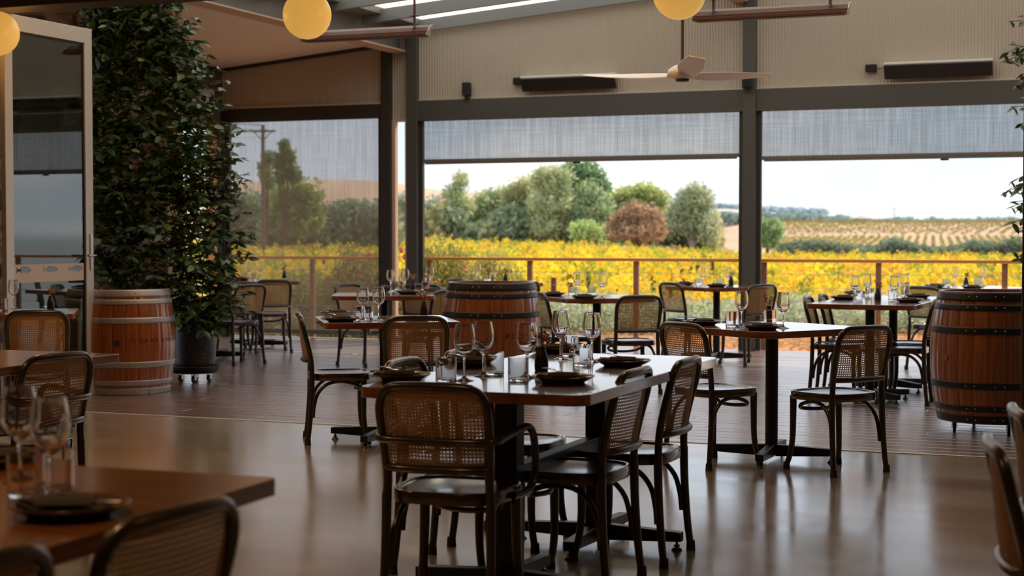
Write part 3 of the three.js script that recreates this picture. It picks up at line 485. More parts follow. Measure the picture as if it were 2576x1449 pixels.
function decal(text, r, y, h, a0, a1, px, mat) {   // stencil lettering following the staves
  const c = document.createElement('canvas'); c.width = 1024; c.height = 128; const k = c.getContext('2d'); k.fillStyle = '#000'; k.fillRect(0, 0, 1024, 128); k.fillStyle = '#fff'; k.font = 'bold 104px sans-serif'; k.textBaseline = 'middle'; k.textAlign = 'left';
  let w = 0; for (const ch of text) w += k.measureText(ch).width + px; const s = 1024 / w; k.scale(s, 1); let x = 0; for (const ch of text) { k.fillText(ch, x + px / 2, 66); x += k.measureText(ch).width + px; }
  k.setTransform(1, 0, 0, 1, 0, 0); k.fillStyle = '#000'; for (let i = 0; i < 260; i++) { k.globalAlpha = 0.5; k.fillRect(R(0, 1024), R(0, 128), R(2, 9), R(2, 7)); } k.globalAlpha = 1; for (let x2 = 20; x2 < 1024; x2 += 1024 / text.length) k.fillRect(x2 + 28, 0, 7, 128);
  const a = new THREE.CanvasTexture(c), p = [], uv = [], idx = [], n = 40;
  for (let i = 0; i <= n; i++) for (const v of [0, 1]) { const t = lerp(a0, a1, i / n), yy = y + (v - 0.5) * h, q = barrelR(yy) + 0.0022; p.push(Math.sin(t) * q, yy, Math.cos(t) * q); uv.push(i / n, v); if (i < n && !v) { const b = i * 2; idx.push(b, b + 2, b + 1, b + 1, b + 2, b + 3); } }
  const g = new THREE.BufferGeometry(); g.setAttribute('position', new THREE.Float32BufferAttribute(p, 3)); g.setAttribute('uv', new THREE.Float32BufferAttribute(uv, 2)); g.setIndex(idx); g.computeVertexNormals();
  return [g, std({ color: lin(0.02, 0.012, 0.008), roughness: 0.7, alphaMap: a, transparent: true, opacity: 0.9 })];
}
function barrel(x, z, y0, label, tones, hoop, varnish, text, deg) {
  const t = thing('wine_barrel', label, 'barrel', x, y0, z, Math.atan2(-x, -z));
  const mats = tones.map(([a, b], i) => phys({ map: woodTex(a, b, [0.9, 2.2], 20 + i), roughness: varnish ? 0.3 : 0.45, clearcoat: varnish, clearcoatRoughness: 0.16 }));
  for (let k = 0; k < NST; k++) { const m = mesh('stave', staveGeos[k % 2], mats[Math.floor(rnd() * mats.length)], t); m.rotation.y = (k + 0.37) * 2 * Math.PI / NST; }
  const hoops = [[0.030, 0.056], [0.105, 0.042], [0.262, 0.048], [0.638, 0.048], [0.795, 0.042], [0.868, 0.06]];
  for (const [y, h] of hoops) { const m = mesh('hoop', hoopGeo(y, h), hoop, t), gs = []; for (const a of [-0.42, -0.27, 0.06, 0.21]) for (const dy of [0]) gs.push(new THREE.SphereGeometry(0.0055, 8, 6).translate(Math.sin(a) * (barrelR(y) + 0.006), y + dy, Math.cos(a) * (barrelR(y) + 0.006))); for (const q of gs) mesh('rivet', q, M.hoopSteel, m); }
  mesh('head', cyl(0.345, 0.345, 0.02, 0, 0.858, 0, 48), mats[0], t); mesh('head', cyl(0.34, 0.34, 0.02, 0, 0.03, 0, 48), mats[0], t);
  if (deg !== undefined) mesh('bung', cyl(0.026, 0.026, 0.012, 0, 0, 0, 20).rotateX(Math.PI / 2).translate(0, 0.45, barrelR(0.45)).rotateY(deg), text ? M.rubber : mats[0], t);
  if (text) { const [g, m] = decal(...text); mesh('lettering', g, m, t); }
  return t;
}
function castors(t, r, y, n, a0 = 0, rad = 0.028, name = 'castor') { for (let k = 0; k < n; k++) { const a = a0 + k * 2 * Math.PI / n, x = Math.sin(a) * r, z = Math.cos(a) * r; const m = mesh(name, [cyl(rad, rad, 0.022, 0, 0, 0, 18).rotateZ(Math.PI / 2).translate(x, rad - y, z)], M.rubber, t); mesh('castor_fork', [box(x - 0.018, x - 0.013, rad - y - 0.01, -0.005, z - 0.014, z + 0.014), box(x + 0.013, x + 0.018, rad - y - 0.01, -0.005, z - 0.014, z + 0.014), box(x - 0.025, x + 0.025, -0.006, 0, z - 0.025, z + 0.025)], M.castor, m); } }
const amber = [[[0.42, 0.195, 0.06], [0.60, 0.315, 0.09]], [[0.45, 0.215, 0.065], [0.64, 0.345, 0.10]], [[0.39, 0.175, 0.055], [0.56, 0.285, 0.08]]];
const oak = [[[0.44, 0.25, 0.135], [0.58, 0.35, 0.20]], [[0.48, 0.28, 0.15], [0.63, 0.39, 0.225]], [[0.41, 0.23, 0.125], [0.55, 0.325, 0.185]]];
barrel(-8.215, -11.48, 0, 'varnished barrel with bright steel hoops and CLARE VALLEY lettering by the glass door', amber, M.hoopSteel, 0.9, ['CLARE VALLEY', 0, 0.468, 0.05, 0.1, 1.45, 26], -0.2);
const b2 = barrel(-5.075, -12.19, 0.07, 'black-hooped oak barrel with PIK lettering behind the armchair table', oak, M.hoopBlack, 0.5, ['PIK', 0, 0.47, 0.075, 0.25, 0.63, 22], 0.02);
castors(b2, 0.25, 0.07, 4, 0.3);
const b3 = barrel(-0.985, -11.46, 0.075, 'black-hooped plain oak barrel on castors beside the dark post', oak, M.hoopBlack, 0.5, undefined, -0.82);
castors(b3, 0.27, 0.075, 4, 0.45, 0.034);

// ---------------------------------------------------------------- climbing plant in a speckled pot
const leafGeo = (() => {   // ovate leaf folded along its midrib, base at the origin, tip along +z
  const p = [], idx = [], st = [[0, 0.0, 0], [0.18, 0.34, -0.01], [0.42, 0.52, -0.03], [0.7, 0.38, -0.07], [0.9, 0.15, -0.11], [1, 0, -0.14]];
  st.forEach(([z, w, y]) => p.push(-w * 0.5, y + w * 0.14, z, 0, y, z, w * 0.5, y + w * 0.14, z));
  for (let i = 0; i < st.length - 1; i++) { const a = i * 3; idx.push(a, a + 3, a + 1, a + 1, a + 3, a + 4, a + 1, a + 4, a + 2, a + 2, a + 4, a + 5); }
  const g = new THREE.BufferGeometry(); g.setAttribute('position', new THREE.Float32BufferAttribute(p, 3)); g.setIndex(idx); g.computeVertexNormals(); return g;
})();
const leafMats = [[0.032, 0.075, 0.022], [0.052, 0.11, 0.03], [0.085, 0.14, 0.045], [0.16, 0.24, 0.06]].map((c) => phys({ color: lin(...c), roughness: 0.38, side: THREE.DoubleSide, transmission: 0.3, thickness: 0, specularIntensity: 0.9 }));
M.leafMany = phys({ color: 0xffffff, roughness: 0.38, side: THREE.DoubleSide, transmission: 0.3, thickness: 0 });
const UP = V(0, 1, 0);
function orient(dir, roll) { const z = dir.clone().normalize(), x = V(0, 1, 0).cross(z); if (x.lengthSq() < 1e-4) x.set(1, 0, 0); x.normalize(); const y = z.clone().cross(x), m = new THREE.Matrix4().makeBasis(x, y, z); return m.multiply(new THREE.Matrix4().makeRotationZ(roll)); }
function climber(t, o, twigs, singles, pick) {   // twigs: [{p, d, n, size}] in the plant's own axes
  const all = [];
  const stems = [];
  for (const w of twigs) {
    const tip = w.p.clone().addScaledVector(w.d, w.L); stems.push(tube([w.p, w.p.clone().lerp(tip, 0.5).add(V(0, 0.015, 0)), tip], 0.0028, 4, 4, false, false));
    for (let i = 0; i < w.n; i++) {
      const q = w.p.clone().lerp(tip, (i + 0.6) / w.n), a = i * 2.4 + R(-0.5, 0.5), side = V(Math.cos(a), R(-0.45, 0.35), Math.sin(a)), dir = w.d.clone().multiplyScalar(0.55).add(side).add(V(0, -0.25, 0)).normalize(), s = w.s * R(0.75, 1.25);
      const m = orient(dir, R(-0.9, 0.9)); m.scale(V(s * R(0.85, 1.1), s, s)); m.setPosition(q); all.push({ m, k: pick(q) + R(-0.12, 0.12), c: rnd() });
    }
  }
  mesh('twig', stems, M.bark, t);
  all.sort((a, b) => b.k - a.k);
  const tone = (c) => (c < 0.42 ? 0 : c < 0.76 ? 1 : c < 0.93 ? 2 : 3);
  all.slice(0, singles).forEach((l) => { const m = mesh('leaf', leafGeo, leafMats[tone(l.c)], t); m.matrixAutoUpdate = false; m.matrix.copy(l.m); m.matrix.decompose(m.position, m.quaternion, m.scale); m.matrixAutoUpdate = true; });
  const rest = all.slice(singles);
  if (rest.length) { const im = new THREE.InstancedMesh(leafGeo, M.leafMany, rest.length); rest.forEach((l, i) => { im.setMatrixAt(i, l.m); im.setColorAt(i, leafMats[tone(l.c)].color); }); im.name = 'foliage'; im.userData.kind = 'stuff'; t.add(im); }
}
{
  const X = -8.19, Z = -12.5, t = thing('potted_climber', 'tall leafy climbing plant in a speckled dark pot between barrel and blind', 'plant', X, 0, Z);
  mesh('pot', lathe([[0, 0.15], [0.17, 0.15], [0.185, 0.165], [0.196, 0.3], [0.198, 0.5], [0.196, 0.6], [0.19, 0.615], [0.178, 0.61], [0.176, 0.56], [0, 0.55]], 48), phys({ map: tex(512, 512, (u, v) => { const s = vn(u * 120, v * 120, 120, 120, 3), b = vn(u * 40, v * 40, 40, 40, 6), k = s > 0.93 || (s > 0.86 && b > 0.72) ? 0.62 : 0.155 + 0.03 * fbm(u, v, 8, 8, 3, 2); return [k, k * 0.99, k * 0.95]; }, [2, 1]), roughness: 0.4 }), t);
  mesh('saucer', lathe([[0, 0.085], [0.2, 0.085], [0.225, 0.13], [0.245, 0.142], [0.245, 0.152], [0.225, 0.15], [0.2, 0.12], [0, 0.12]], 48), M.black, t);
  mesh('soil', cyl(0.176, 0.176, 0.02, 0, 0.56, 0, 32), M.bark, t);
  const cg = new THREE.Group(); for (let k = 0; k < 4; k++) { const a = 0.5 + k * Math.PI / 2, x = Math.sin(a) * 0.13, z = Math.cos(a) * 0.13; const m = mesh('castor', cyl(0.032, 0.032, 0.02, 0, 0, 0, 18).rotateZ(Math.PI / 2).translate(x, 0.032, z), M.rubber, t); mesh('castor_fork', [box(x - 0.019, x - 0.013, 0.025, 0.085, z - 0.014, z + 0.014), box(x + 0.013, x + 0.019, 0.025, 0.085, z - 0.014, z + 0.014)], M.castor, m); }
  // crown outline: height -> sideways reach seen from the room (metres across the view)
  const D0 = 14.4, rows = [[20, 250, 445], [70, 240, 455], [130, 238, 468], [200, 238, 500], [260, 236, 530], [330, 236, 545], [420, 240, 562], [520, 240, 566], [600, 246, 580], [660, 250, 585], [700, 258, 585], [745, 330, 580], [790, 425, 565], [815, 440, 550]].map(([y, a, b]) => [hgt(y, D0), (a - 1288) / FPX * D0, (b - 1288) / FPX * D0]).reverse();
  const latX = Math.cos(YAW), latZ = -Math.sin(YAW), fX = -Math.sin(YAW), fZ = -Math.cos(YAW);
  const edge = (y) => { for (let i = 0; i < rows.length - 1; i++) if (y >= rows[i][0] && y <= rows[i + 1][0]) { const k = (y - rows[i][0]) / (rows[i + 1][0] - rows[i][0]); return [lerp(rows[i][1], rows[i + 1][1], k), lerp(rows[i][2], rows[i + 1][2], k)]; } return y < rows[0][0] ? [rows[0][1], rows[0][2]] : [rows.at(-1)[1], rows.at(-1)[2]]; };
  const twigs = [], stems = [];
  const local = (lat, dep, y) => V(latX * lat + fX * dep - X, y, latZ * lat + fZ * dep - Z);
  for (let k = 0; k < 1350; k++) {
    const y = lerp(0.52, 3.56, Math.pow(rnd(), 0.92)), [a, b] = edge(y), u = rnd(), lat = lerp(a, b, u), dep = D0 - 0.18 + R(-0.27, 0.24) * (1 - 0.5 * Math.abs(u - 0.5)), out = u > 0.5 ? (u - 0.5) * 2 : (u - 0.5) * 2;
    const d = V(latX * out * 0.9 + R(-0.5, 0.5) - fX * 0.5, R(-0.35, 0.6), latZ * out * 0.9 + R(-0.5, 0.5) - fZ * 0.5).normalize();
    twigs.push({ p: local(lat - out * 0.08, dep, y), d, L: R(0.12, 0.24), n: 6 + Math.floor(rnd() * 3), s: R(0.085, 0.11) });
  }
  for (let k = 0; k < 60; k++) { const y = R(0.62, 3.3), [a, b] = edge(y), lat = b - 0.02, d = V(latX * 0.9 + R(-0.2, 0.2), R(-0.2, 0.5), latZ * 0.9 + R(-0.3, 0.3)).normalize(); twigs.push({ p: local(lat, D0 - 0.15 + R(-0.2, 0.2), y), d, L: R(0.15, 0.28), n: 7, s: 0.088 }); }
  for (let k = 0; k < 13; k++) { const y1 = R(1.6, 3.5), [a, b] = edge(y1), lat = lerp(a, b, R(0.15, 0.85)), p0 = V(R(-0.08, 0.08), 0.55, R(-0.08, 0.08)), p1 = local(lat, D0 - 0.05 + R(-0.1, 0.15), y1); stems.push(tube([p0, p0.clone().lerp(p1, 0.3).add(V(R(-0.1, 0.1), 0.25, R(-0.1, 0.1))), p0.clone().lerp(p1, 0.7).add(V(R(-0.1, 0.1), 0.1, R(-0.1, 0.1))), p1], (s) => lerp(0.008, 0.003, s), 20, 6)); }
  mesh('stem', stems, M.bark, t);
  climber(t, null, twigs, 300, (q) => -(fX * q.x + fZ * q.z) * 1.0);
}
{ // second climber, mostly outside the picture
  const [X, Z] = place(2632, 12.6), t = thing('climbing_plant', 'leafy climber sprays reaching in beside the dark post, cut by the edge', 'plant', X, 0, Z);
  mesh('stem', [tube([[0, 0, 0], [0.03, 0.9, 0.02], [-0.02, 1.9, 0], [0.02, 3.4, 0]], (s) => lerp(0.02, 0.008, s), 24, 7), tube([[0.05, 0, 0.03], [0.08, 1.2, 0.0], [0.02, 2.4, 0.03], [0.05, 3.3, 0]], (s) => lerp(0.016, 0.006, s), 24, 7)], M.bark, t);
  const lat = V(Math.cos(YAW), 0, -Math.sin(YAW)), twigs = [];
  for (const [y, reach, n] of [[3.0, 0.23, 2], [2.82, 0.3, 3], [2.75, 0.33, 3], [2.62, 0.26, 3], [2.38, 0.17, 2], [2.28, 0.2, 2], [1.78, 0.3, 3], [1.68, 0.34, 3], [1.55, 0.24, 3], [1.42, 0.18, 2], [1.30, 0.2, 2], [1.2, 0.18, 2], [2.9, 0.1, 3], [2.1, 0.05, 3], [1.0, 0.1, 3]])
    for (let k = 0; k < n; k++) twigs.push({ p: V(0, y, 0).addScaledVector(lat, -reach * R(0.15, 0.6)).add(V(0, R(-0.08, 0.08), R(-0.1, 0.1))), d: lat.clone().multiplyScalar(-1).add(V(R(-0.2, 0.2), R(-0.5, 0.4), R(-0.4, 0.4))).normalize(), L: reach * R(0.35, 0.65) + 0.05, n: 6, s: R(0.065, 0.09) });
  climber(t, null, twigs, 300, (q) => q.z);
}

// ---------------------------------------------------------------- tableware
const wineGeo = lathe([[0, 0], [0.036, 0], [0.0365, 0.0015], [0.03, 0.0035], [0.018, 0.007], [0.008, 0.013], [0.0048, 0.024], [0.0042, 0.05], [0.0042, 0.08], [0.0065, 0.092], [0.018, 0.102], [0.032, 0.117], [0.0395, 0.135], [0.0415, 0.15], [0.0405, 0.17], [0.0365, 0.195], [0.0325, 0.215], [0.0318, 0.2155], [0.0314, 0.2145], [0.0352, 0.195], [0.0392, 0.17], [0.0402, 0.15], [0.0383, 0.136], [0.031, 0.1185], [0.017, 0.1045], [0.006, 0.0995], [0, 0.099]], 36);
const tumblerGeo = lathe([[0, 0], [0.037, 0], [0.039, 0.002], [0.0395, 0.01], [0.0395, 0.09], [0.0385, 0.0908], [0.0375, 0.09], [0.0372, 0.012], [0.034, 0.0095], [0, 0.0085]], 36);
const plateGeo = lathe([[0, 0.004], [0.072, 0.004], [0.074, 0], [0.08, 0], [0.082, 0.004], [0.1, 0.012], [0.116, 0.022], [0.119, 0.0245], [0.118, 0.0265], [0.1145, 0.025], [0.098, 0.0165], [0.084, 0.0105], [0.07, 0.009], [0, 0.009]], 48);
const vaseGeo = lathe([[0, 0], [0.025, 0], [0.0275, 0.003], [0.0285, 0.02], [0.0275, 0.045], [0.022, 0.068], [0.0155, 0.085], [0.0145, 0.092], [0.0165, 0.097], [0.0145, 0.0975], [0.012, 0.09], [0.012, 0.05], [0, 0.05]], 36);
const napkinGeo = (() => { const g = new RoundedBoxGeometry(0.19, 0.016, 0.075, 3, 0.005), b = new THREE.BoxGeometry(0.19, 0.015, 0.08, 24, 2, 8), p = b.attributes.position; for (let i = 0; i < p.count; i++) { const x = p.getX(i), z = p.getZ(i), y = p.getY(i), e = 1 - Math.pow(Math.abs(z) / 0.04, 4) * 0.6; p.setXYZ(i, x, y * e + 0.0075 + 0.006 * Math.sin(x * 38) * Math.cos(z * 30) + 0.004 * Math.sin(x * 71 + z * 60), z * (1 - 0.22 * Math.sin(x * 17 + 1)) + 0.006 * Math.sin(x * 24)); if (p.getY(i) < 0.002) p.setY(i, 0.001); } b.computeVertexNormals(); return toCreasedNormals(b, 0.9); })();
const flapGeo = (() => { const b = new THREE.BoxGeometry(0.11, 0.005, 0.07, 12, 1, 6), p = b.attributes.position; for (let i = 0; i < p.count; i++) { const x = p.getX(i), z = p.getZ(i); p.setXYZ(i, x, p.getY(i) + 0.018 + 0.012 * Math.cos(z * 45) * Math.cos(x * 12) , z + 0.02); } b.computeVertexNormals(); return b.rotateY(0.35); })();
const forkGeo = (() => { const s = new THREE.Shape(); s.moveTo(-0.1, -0.0045); s.lineTo(-0.02, -0.002); s.lineTo(0.035, -0.0025); s.quadraticCurveTo(0.045, -0.011, 0.055, -0.0115); for (let k = 0; k < 4; k++) { const y = -0.0115 + k * 0.0064; s.lineTo(0.098, y); s.lineTo(0.098, y + 0.0036); if (k < 3) { s.lineTo(0.058, y + 0.0036); s.lineTo(0.058, y + 0.0064); } } s.lineTo(0.055, 0.0115); s.quadraticCurveTo(0.045, 0.011, 0.035, 0.0025); s.lineTo(-0.02, 0.002); s.lineTo(-0.1, 0.0045); const g = new THREE.ExtrudeGeometry(s, { depth: 0.002, bevelEnabled: false }).rotateX(-Math.PI / 2), p = g.attributes.position; for (let i = 0; i < p.count; i++) { const x = p.getX(i); p.setY(i, p.getY(i) + (x > 0.03 ? 0.010 * Math.sin((x - 0.03) / 0.07 * 2.2) + 0.006 : 0.006 * Math.max(0, 1 - Math.abs(x - 0.03) / 0.05))); } g.computeVertexNormals(); return g; })();
const knifeGeo = (() => { const s = new THREE.Shape(); s.moveTo(-0.11, -0.005); s.lineTo(0, -0.0035); s.lineTo(0.004, -0.008); s.quadraticCurveTo(0.08, -0.011, 0.105, 0.003); s.lineTo(0.1, 0.005); s.lineTo(0, 0.004); s.lineTo(-0.11, 0.005); return new THREE.ExtrudeGeometry(s, { depth: 0.0022, bevelEnabled: true, bevelSize: 0.0008, bevelThickness: 0.0008, bevelSegments: 1 }).rotateX(-Math.PI / 2); })();
function sprig(k) {
  const st = [], fl = []; seed = 900 + k * 77;
  for (let i = 0; i < 13; i++) { const a = R(0, 6.28), r = R(0.012, 0.045), h = R(0.045, 0.095), p1 = V(Math.cos(a) * r, 0.09 + h, Math.sin(a) * r); st.push(tube([[0, 0.06, 0], [Math.cos(a) * 0.006, 0.098, Math.sin(a) * 0.006], p1], 0.0008, 6, 4)); for (let j = 0; j < 7; j++) { const q = V(0, 0.095, 0).lerp(p1, R(0.35, 1.05)).add(V(R(-0.006, 0.006), R(-0.004, 0.008), R(-0.006, 0.006))); st.push(new THREE.OctahedronGeometry(R(0.002, 0.0042), 0).scale(1, 1.4, 1).translate(q.x, q.y, q.z)); } }
  for (let i = 0; i < 3; i++) { const a = k * 1.3 + i * 1.1, q = [Math.cos(a) * 0.026, 0.115 + i * 0.013, Math.sin(a) * 0.026]; fl.push(new THREE.IcosahedronGeometry(0.0075, 1).scale(1.1, 0.8, 1.1).translate(...q)); for (let j = 0; j < 5; j++) fl.push(new THREE.OctahedronGeometry(0.004, 0).translate(q[0] + 0.007 * Math.cos(j * 1.26), q[1] + 0.002, q[2] + 0.007 * Math.sin(j * 1.26))); }
  return [mergeAll(st), mergeAll(fl)];
}
const sprigs = [0, 1, 2].map(sprig); seed = 4711;
const onTop = (px, py, h = TOP) => { // where a pixel's ray meets the table-top plane
  const dx = (px - 1288) / FPX, dy = -(py - 724.5) / FPX, d = V(dx, dy, -1).applyEuler(new THREE.Euler(-PITCH, YAW, 0, 'YXZ')), k = (h - EYE) / d.y; return [d.x * k, d.z * k];
};
const protos = {};
function item(name, geo, mat, label, cat, group, x, y, z, ry) {
  if (protos[name]) return dup(protos[name], x, y, z, ry, label, group);
  const m = mesh(name, geo, mat); m.position.set(x, y, z); m.rotation.y = ry; tag(m, label, cat, group); return protos[name] = m;
}
let vk = 0;
const WORD = { g: 'empty stemmed wine glass', t: 'clear straight water tumbler', p: 'brown rimmed dinner plate', v: 'dark bottle-shaped bud vase' };
function lay(where, list) {
  for (const [kind, px, py, spot, deg = 0] of list) {
    const [x, z] = onTop(px, py), at = `${where}, ${spot}`, a = deg * Math.PI / 180;
    if (kind === 'g') item('wine_glass', wineGeo, M.crystal, `${WORD.g} ${at}`, 'wine glass', 'wine glasses on the set tables', x, TOP, z, 0);
    if (kind === 't') item('water_tumbler', tumblerGeo, M.crystal, `${WORD.t} ${at}`, 'tumbler', 'water tumblers on the set tables', x, TOP, z, 0);
    if (kind === 'p') {
      item('dinner_plate', plateGeo, M.plate, `${WORD.p} ${at}`, 'plate', 'plates laid on the tables', x, TOP, z, 0);
      if (protos.napkin) dup(protos.napkin, x, TOP + 0.0095, z, a, `dark napkin on the plate ${at}`, 'folded napkins on the plates');
      else { const n = protos.napkin = thing('napkin', `dark napkin on the plate ${at}`, 'napkin', x, TOP + 0.0095, z, a, 'folded napkins on the plates'); mesh('folded_cloth', napkinGeo, M.napkin, n); mesh('corner_flap', flapGeo, M.napkin, n); }
      const c = Math.cos(a), s = Math.sin(a), off = (u, v) => [x + u * c + v * s, z - u * s + v * c];
      const f = off(-0.01, -0.012), k = off(0.015, 0.014);
      item('fork', forkGeo, M.cutlery, `steel fork on the napkin ${at}`, 'fork', 'forks on the napkins', f[0], TOP + 0.032, f[1], a + 2.75 + hash(px, py) * 0.5);
      item('table_knife', knifeGeo, M.cutlery, `steel knife on the napkin ${at}`, 'knife', 'knives on the napkins', k[0], TOP + 0.0315, k[1], a + 0.12 * hash(py, px));
    }
    if (kind === 'v') {
      item('bud_vase', vaseGeo, M.vase, `${WORD.v} ${at}`, 'vase', 'dark bud vases on the tables', x, TOP, z, 0);
      const t = thing('dried_flowers', `dried red-flecked flowers ${at}`, 'flowers', x, TOP, z, deg, 'dried flowers in the bud vases'), [st, fl] = sprigs[vk++ % 3]; mesh('stem', st, M.dry, t); mesh('bloom', fl, M.redFlower, t);
    }
  }
}
lay('on the armchair table', [
  ['g', 1168, 958, 'front one of the close pair'], ['g', 1216, 947, 'rear one of the close pair'], ['g', 1326, 951, 'just beside the vase'], ['g', 1410, 904, 'between vase and far tumblers'], ['g', 1489, 911, 'toward the two twin chairs'],
  ['t', 1122, 960, 'beside the plate at the hidden corner'], ['t', 1243, 943, 'behind the close pair of glasses'], ['t', 1304, 959, 'in front of the vase'], ['t', 1434, 897, 'farthest from the armchair'], ['t', 1464, 921, 'under the glass by the twin chairs'],
  ['p', 1006, 957, 'by the corner behind the armchair back', 0], ['p', 1183, 921, 'behind the close pair of glasses', 10], ['p', 1417, 962, 'in front of the vase', -4], ['p', 1567, 920, 'nearest the two twin chairs', -4], ['p', 1391, 886, 'behind the vase', 15],
  ['v', 1362, 932, 'near its middle', 0.5]]);
lay('on the table before the PIK barrel', [['g', 913, 808, 'beside the tumblers'], ['g', 953, 806, 'nearer the vase'], ['t', 903, 806, 'front of two'], ['t', 924, 804, 'rear of two'], ['p', 848, 793, 'rear of two', 20], ['p', 858, 809, 'front of two', 12], ['v', 1067, 794, 'alone at one side', 1]]);
lay('on the double-post table', [['g', 983, 735, 'before the dark post'], ['g', 1019, 732, 'in the middle'], ['g', 1082, 724, 'toward the PIK barrel'], ['t', 993, 733, 'before the dark post'], ['t', 1004, 731, 'in the middle'], ['t', 1070, 730, 'toward the PIK barrel'], ['p', 982, 728, 'behind the glasses', 20], ['p', 1026, 739, 'at the front edge', 15], ['p', 1092, 733, 'toward the PIK barrel', 15], ['v', 1039, 731, 'at its centre', 2]]);
lay('on the table behind the PIK barrel', [['g', 1201, 708, 'between the plates'], ['g', 1245, 711, 'nearer the vase'], ['t', 1189, 709, 'between the plates'], ['t', 1226, 712, 'nearer the vase'], ['p', 1152, 708, 'farther from the vase', 10], ['p', 1203, 713, 'nearer the vase', 10], ['v', 1272, 710, 'beside the chair rail', 0]]);
lay('on the table past the PIK barrel', [['g', 1453, 745, 'between the two plates'], ['g', 1514, 751, 'beside the chair'], ['t', 1441, 748, 'between the two plates'], ['t', 1489, 746, 'beside the chair'], ['p', 1390, 744, 'nearer the barrel', 25], ['p', 1470, 751, 'at the front corner', 10]]);
lay('on the middle-post table', [['g', 1769, 720, 'farther from the vase'], ['g', 1832, 722, 'nearer the vase'], ['t', 1757, 721, 'farther from the vase'], ['t', 1812, 718, 'nearer the vase'], ['p', 1722, 717, 'beside the chair back', 10], ['p', 1803, 722, 'at the front corner', 5], ['v', 1839, 717, 'before the post', 2.5]]);
lay('on the angled pedestal table', [['g', 1865, 823, 'beside the empty tumbler'], ['g', 1970, 826, 'beside the vase'], ['t', 1842, 822, 'beside one wine glass'], ['t', 1937, 817, 'before the vase'], ['p', 1766, 817, 'at the chair back', 20], ['p', 1917, 829, 'at the front corner', 0], ['v', 1934, 808, 'seen through a tumbler', 1.2]]);
lay('on the two-pedestal table', [['g', 2151, 759, 'front one by the open side'], ['g', 2183, 752, 'rear one by the vase'], ['g', 2249, 760, 'front one toward the barrel'], ['g', 2276, 751, 'rear one toward the barrel'], ['t', 2158, 758, 'front one by the open side'], ['t', 2188, 751, 'rear one by the vase'], ['t', 2247, 757, 'front one toward the barrel'], ['t', 2277, 745, 'rear one toward the barrel'], ['p', 2123, 753, 'front one by the open side', 5], ['p', 2153, 741, 'rear one by the open side', 5], ['p', 2286, 760, 'front one toward the barrel', 5], ['p', 2309, 749, 'rear one toward the barrel', 5], ['v', 2208, 755, 'at its centre', 0.3]]);
lay('on the castored-barrel table', [['g', 2402, 722, 'over the barrel rim by the chair'], ['g', 2473, 721, 'over the barrel rim by the post'], ['t', 2380, 723, 'beside the chair'], ['t', 2460, 721, 'beside the post'], ['p', 2352, 722, 'behind the chair back', 20], ['p', 2447, 726, 'behind the barrel rim', 5], ['v', 2430, 721, 'between the glasses', 1.8]]);
lay('on the lowered-blind table', [['g', 627, 703, 'nearer the planter'], ['g', 656, 702, 'farther from the planter'], ['t', 614, 703, 'nearer the planter'], ['t', 637, 705, 'farther from the planter'], ['p', 605, 705, 'nearest the planter leaves', 10], ['v', 715, 700, 'above the chair rail', 0.2]]);
lay('on the glass-door table', [['g', 35, 776, 'standing alone'], ['t', 6, 782, 'cut by the picture edge'], ['v', 128, 777, 'before the door pane', 1]]);
lay('on the amber-topped table', [['g', 50, 1214, 'farther of the two'], ['g', 128, 1258, 'nearer of the two'], ['t', 66, 1250, 'cut by a napkin'], ['t', 140, 1238, 'beside the nearer glass'], ['p', 175, 1296, 'at the free edge', 4], ['p', 5, 1168, 'cut by the picture edge', 5]]);
// ---------------------------------------------------------------- garden, vineyard, trees, hills
seed = 2024;
const DL = (x, z) => [-Math.sin(YAW) * x - Math.cos(YAW) * z, Math.cos(YAW) * x - Math.sin(YAW) * z];
const XZ = (D, l) => [-Math.sin(YAW) * D + Math.cos(YAW) * l, -Math.cos(YAW) * D - Math.sin(YAW) * l];
function canopyPx(D, a) { const far = lerp(603, 641, sm(clamp((a + 0.06) / 0.3))), k = Math.pow(clamp((D - 33) / 137), 0.42); return lerp(712, far, k); }
function ground(D, l) {
  const a = l / Math.max(D, 1), n = 0.06 * (vn3(D * 0.2, l * 0.2, 1) - 0.5);
  const g0 = -0.45, vine = (d) => hgt(canopyPx(Math.min(d, 172), a), Math.min(d, 172)) - 1.35;
  if (D < 30) return g0 + n; if (D < 36) return lerp(g0, vine(36), sm((D - 30) / 6)) + n;
  if (D < 172) return vine(D) + n;
  const side = sm(clamp((a - 0.09) / 0.07)), left = hgt(597, D) - 0.1, e = clamp((D - 172) / 40);
  const right = lerp(vine(172), lerp(-2.2, 7.2, sm(clamp((D - 260) / 460))), sm(clamp((D - 172) / 90)));
  return lerp(vine(172), lerp(left, right, side), sm(e));
}
const gAt = (px, D) => ground(D, (px - 1288) / FPX * D);
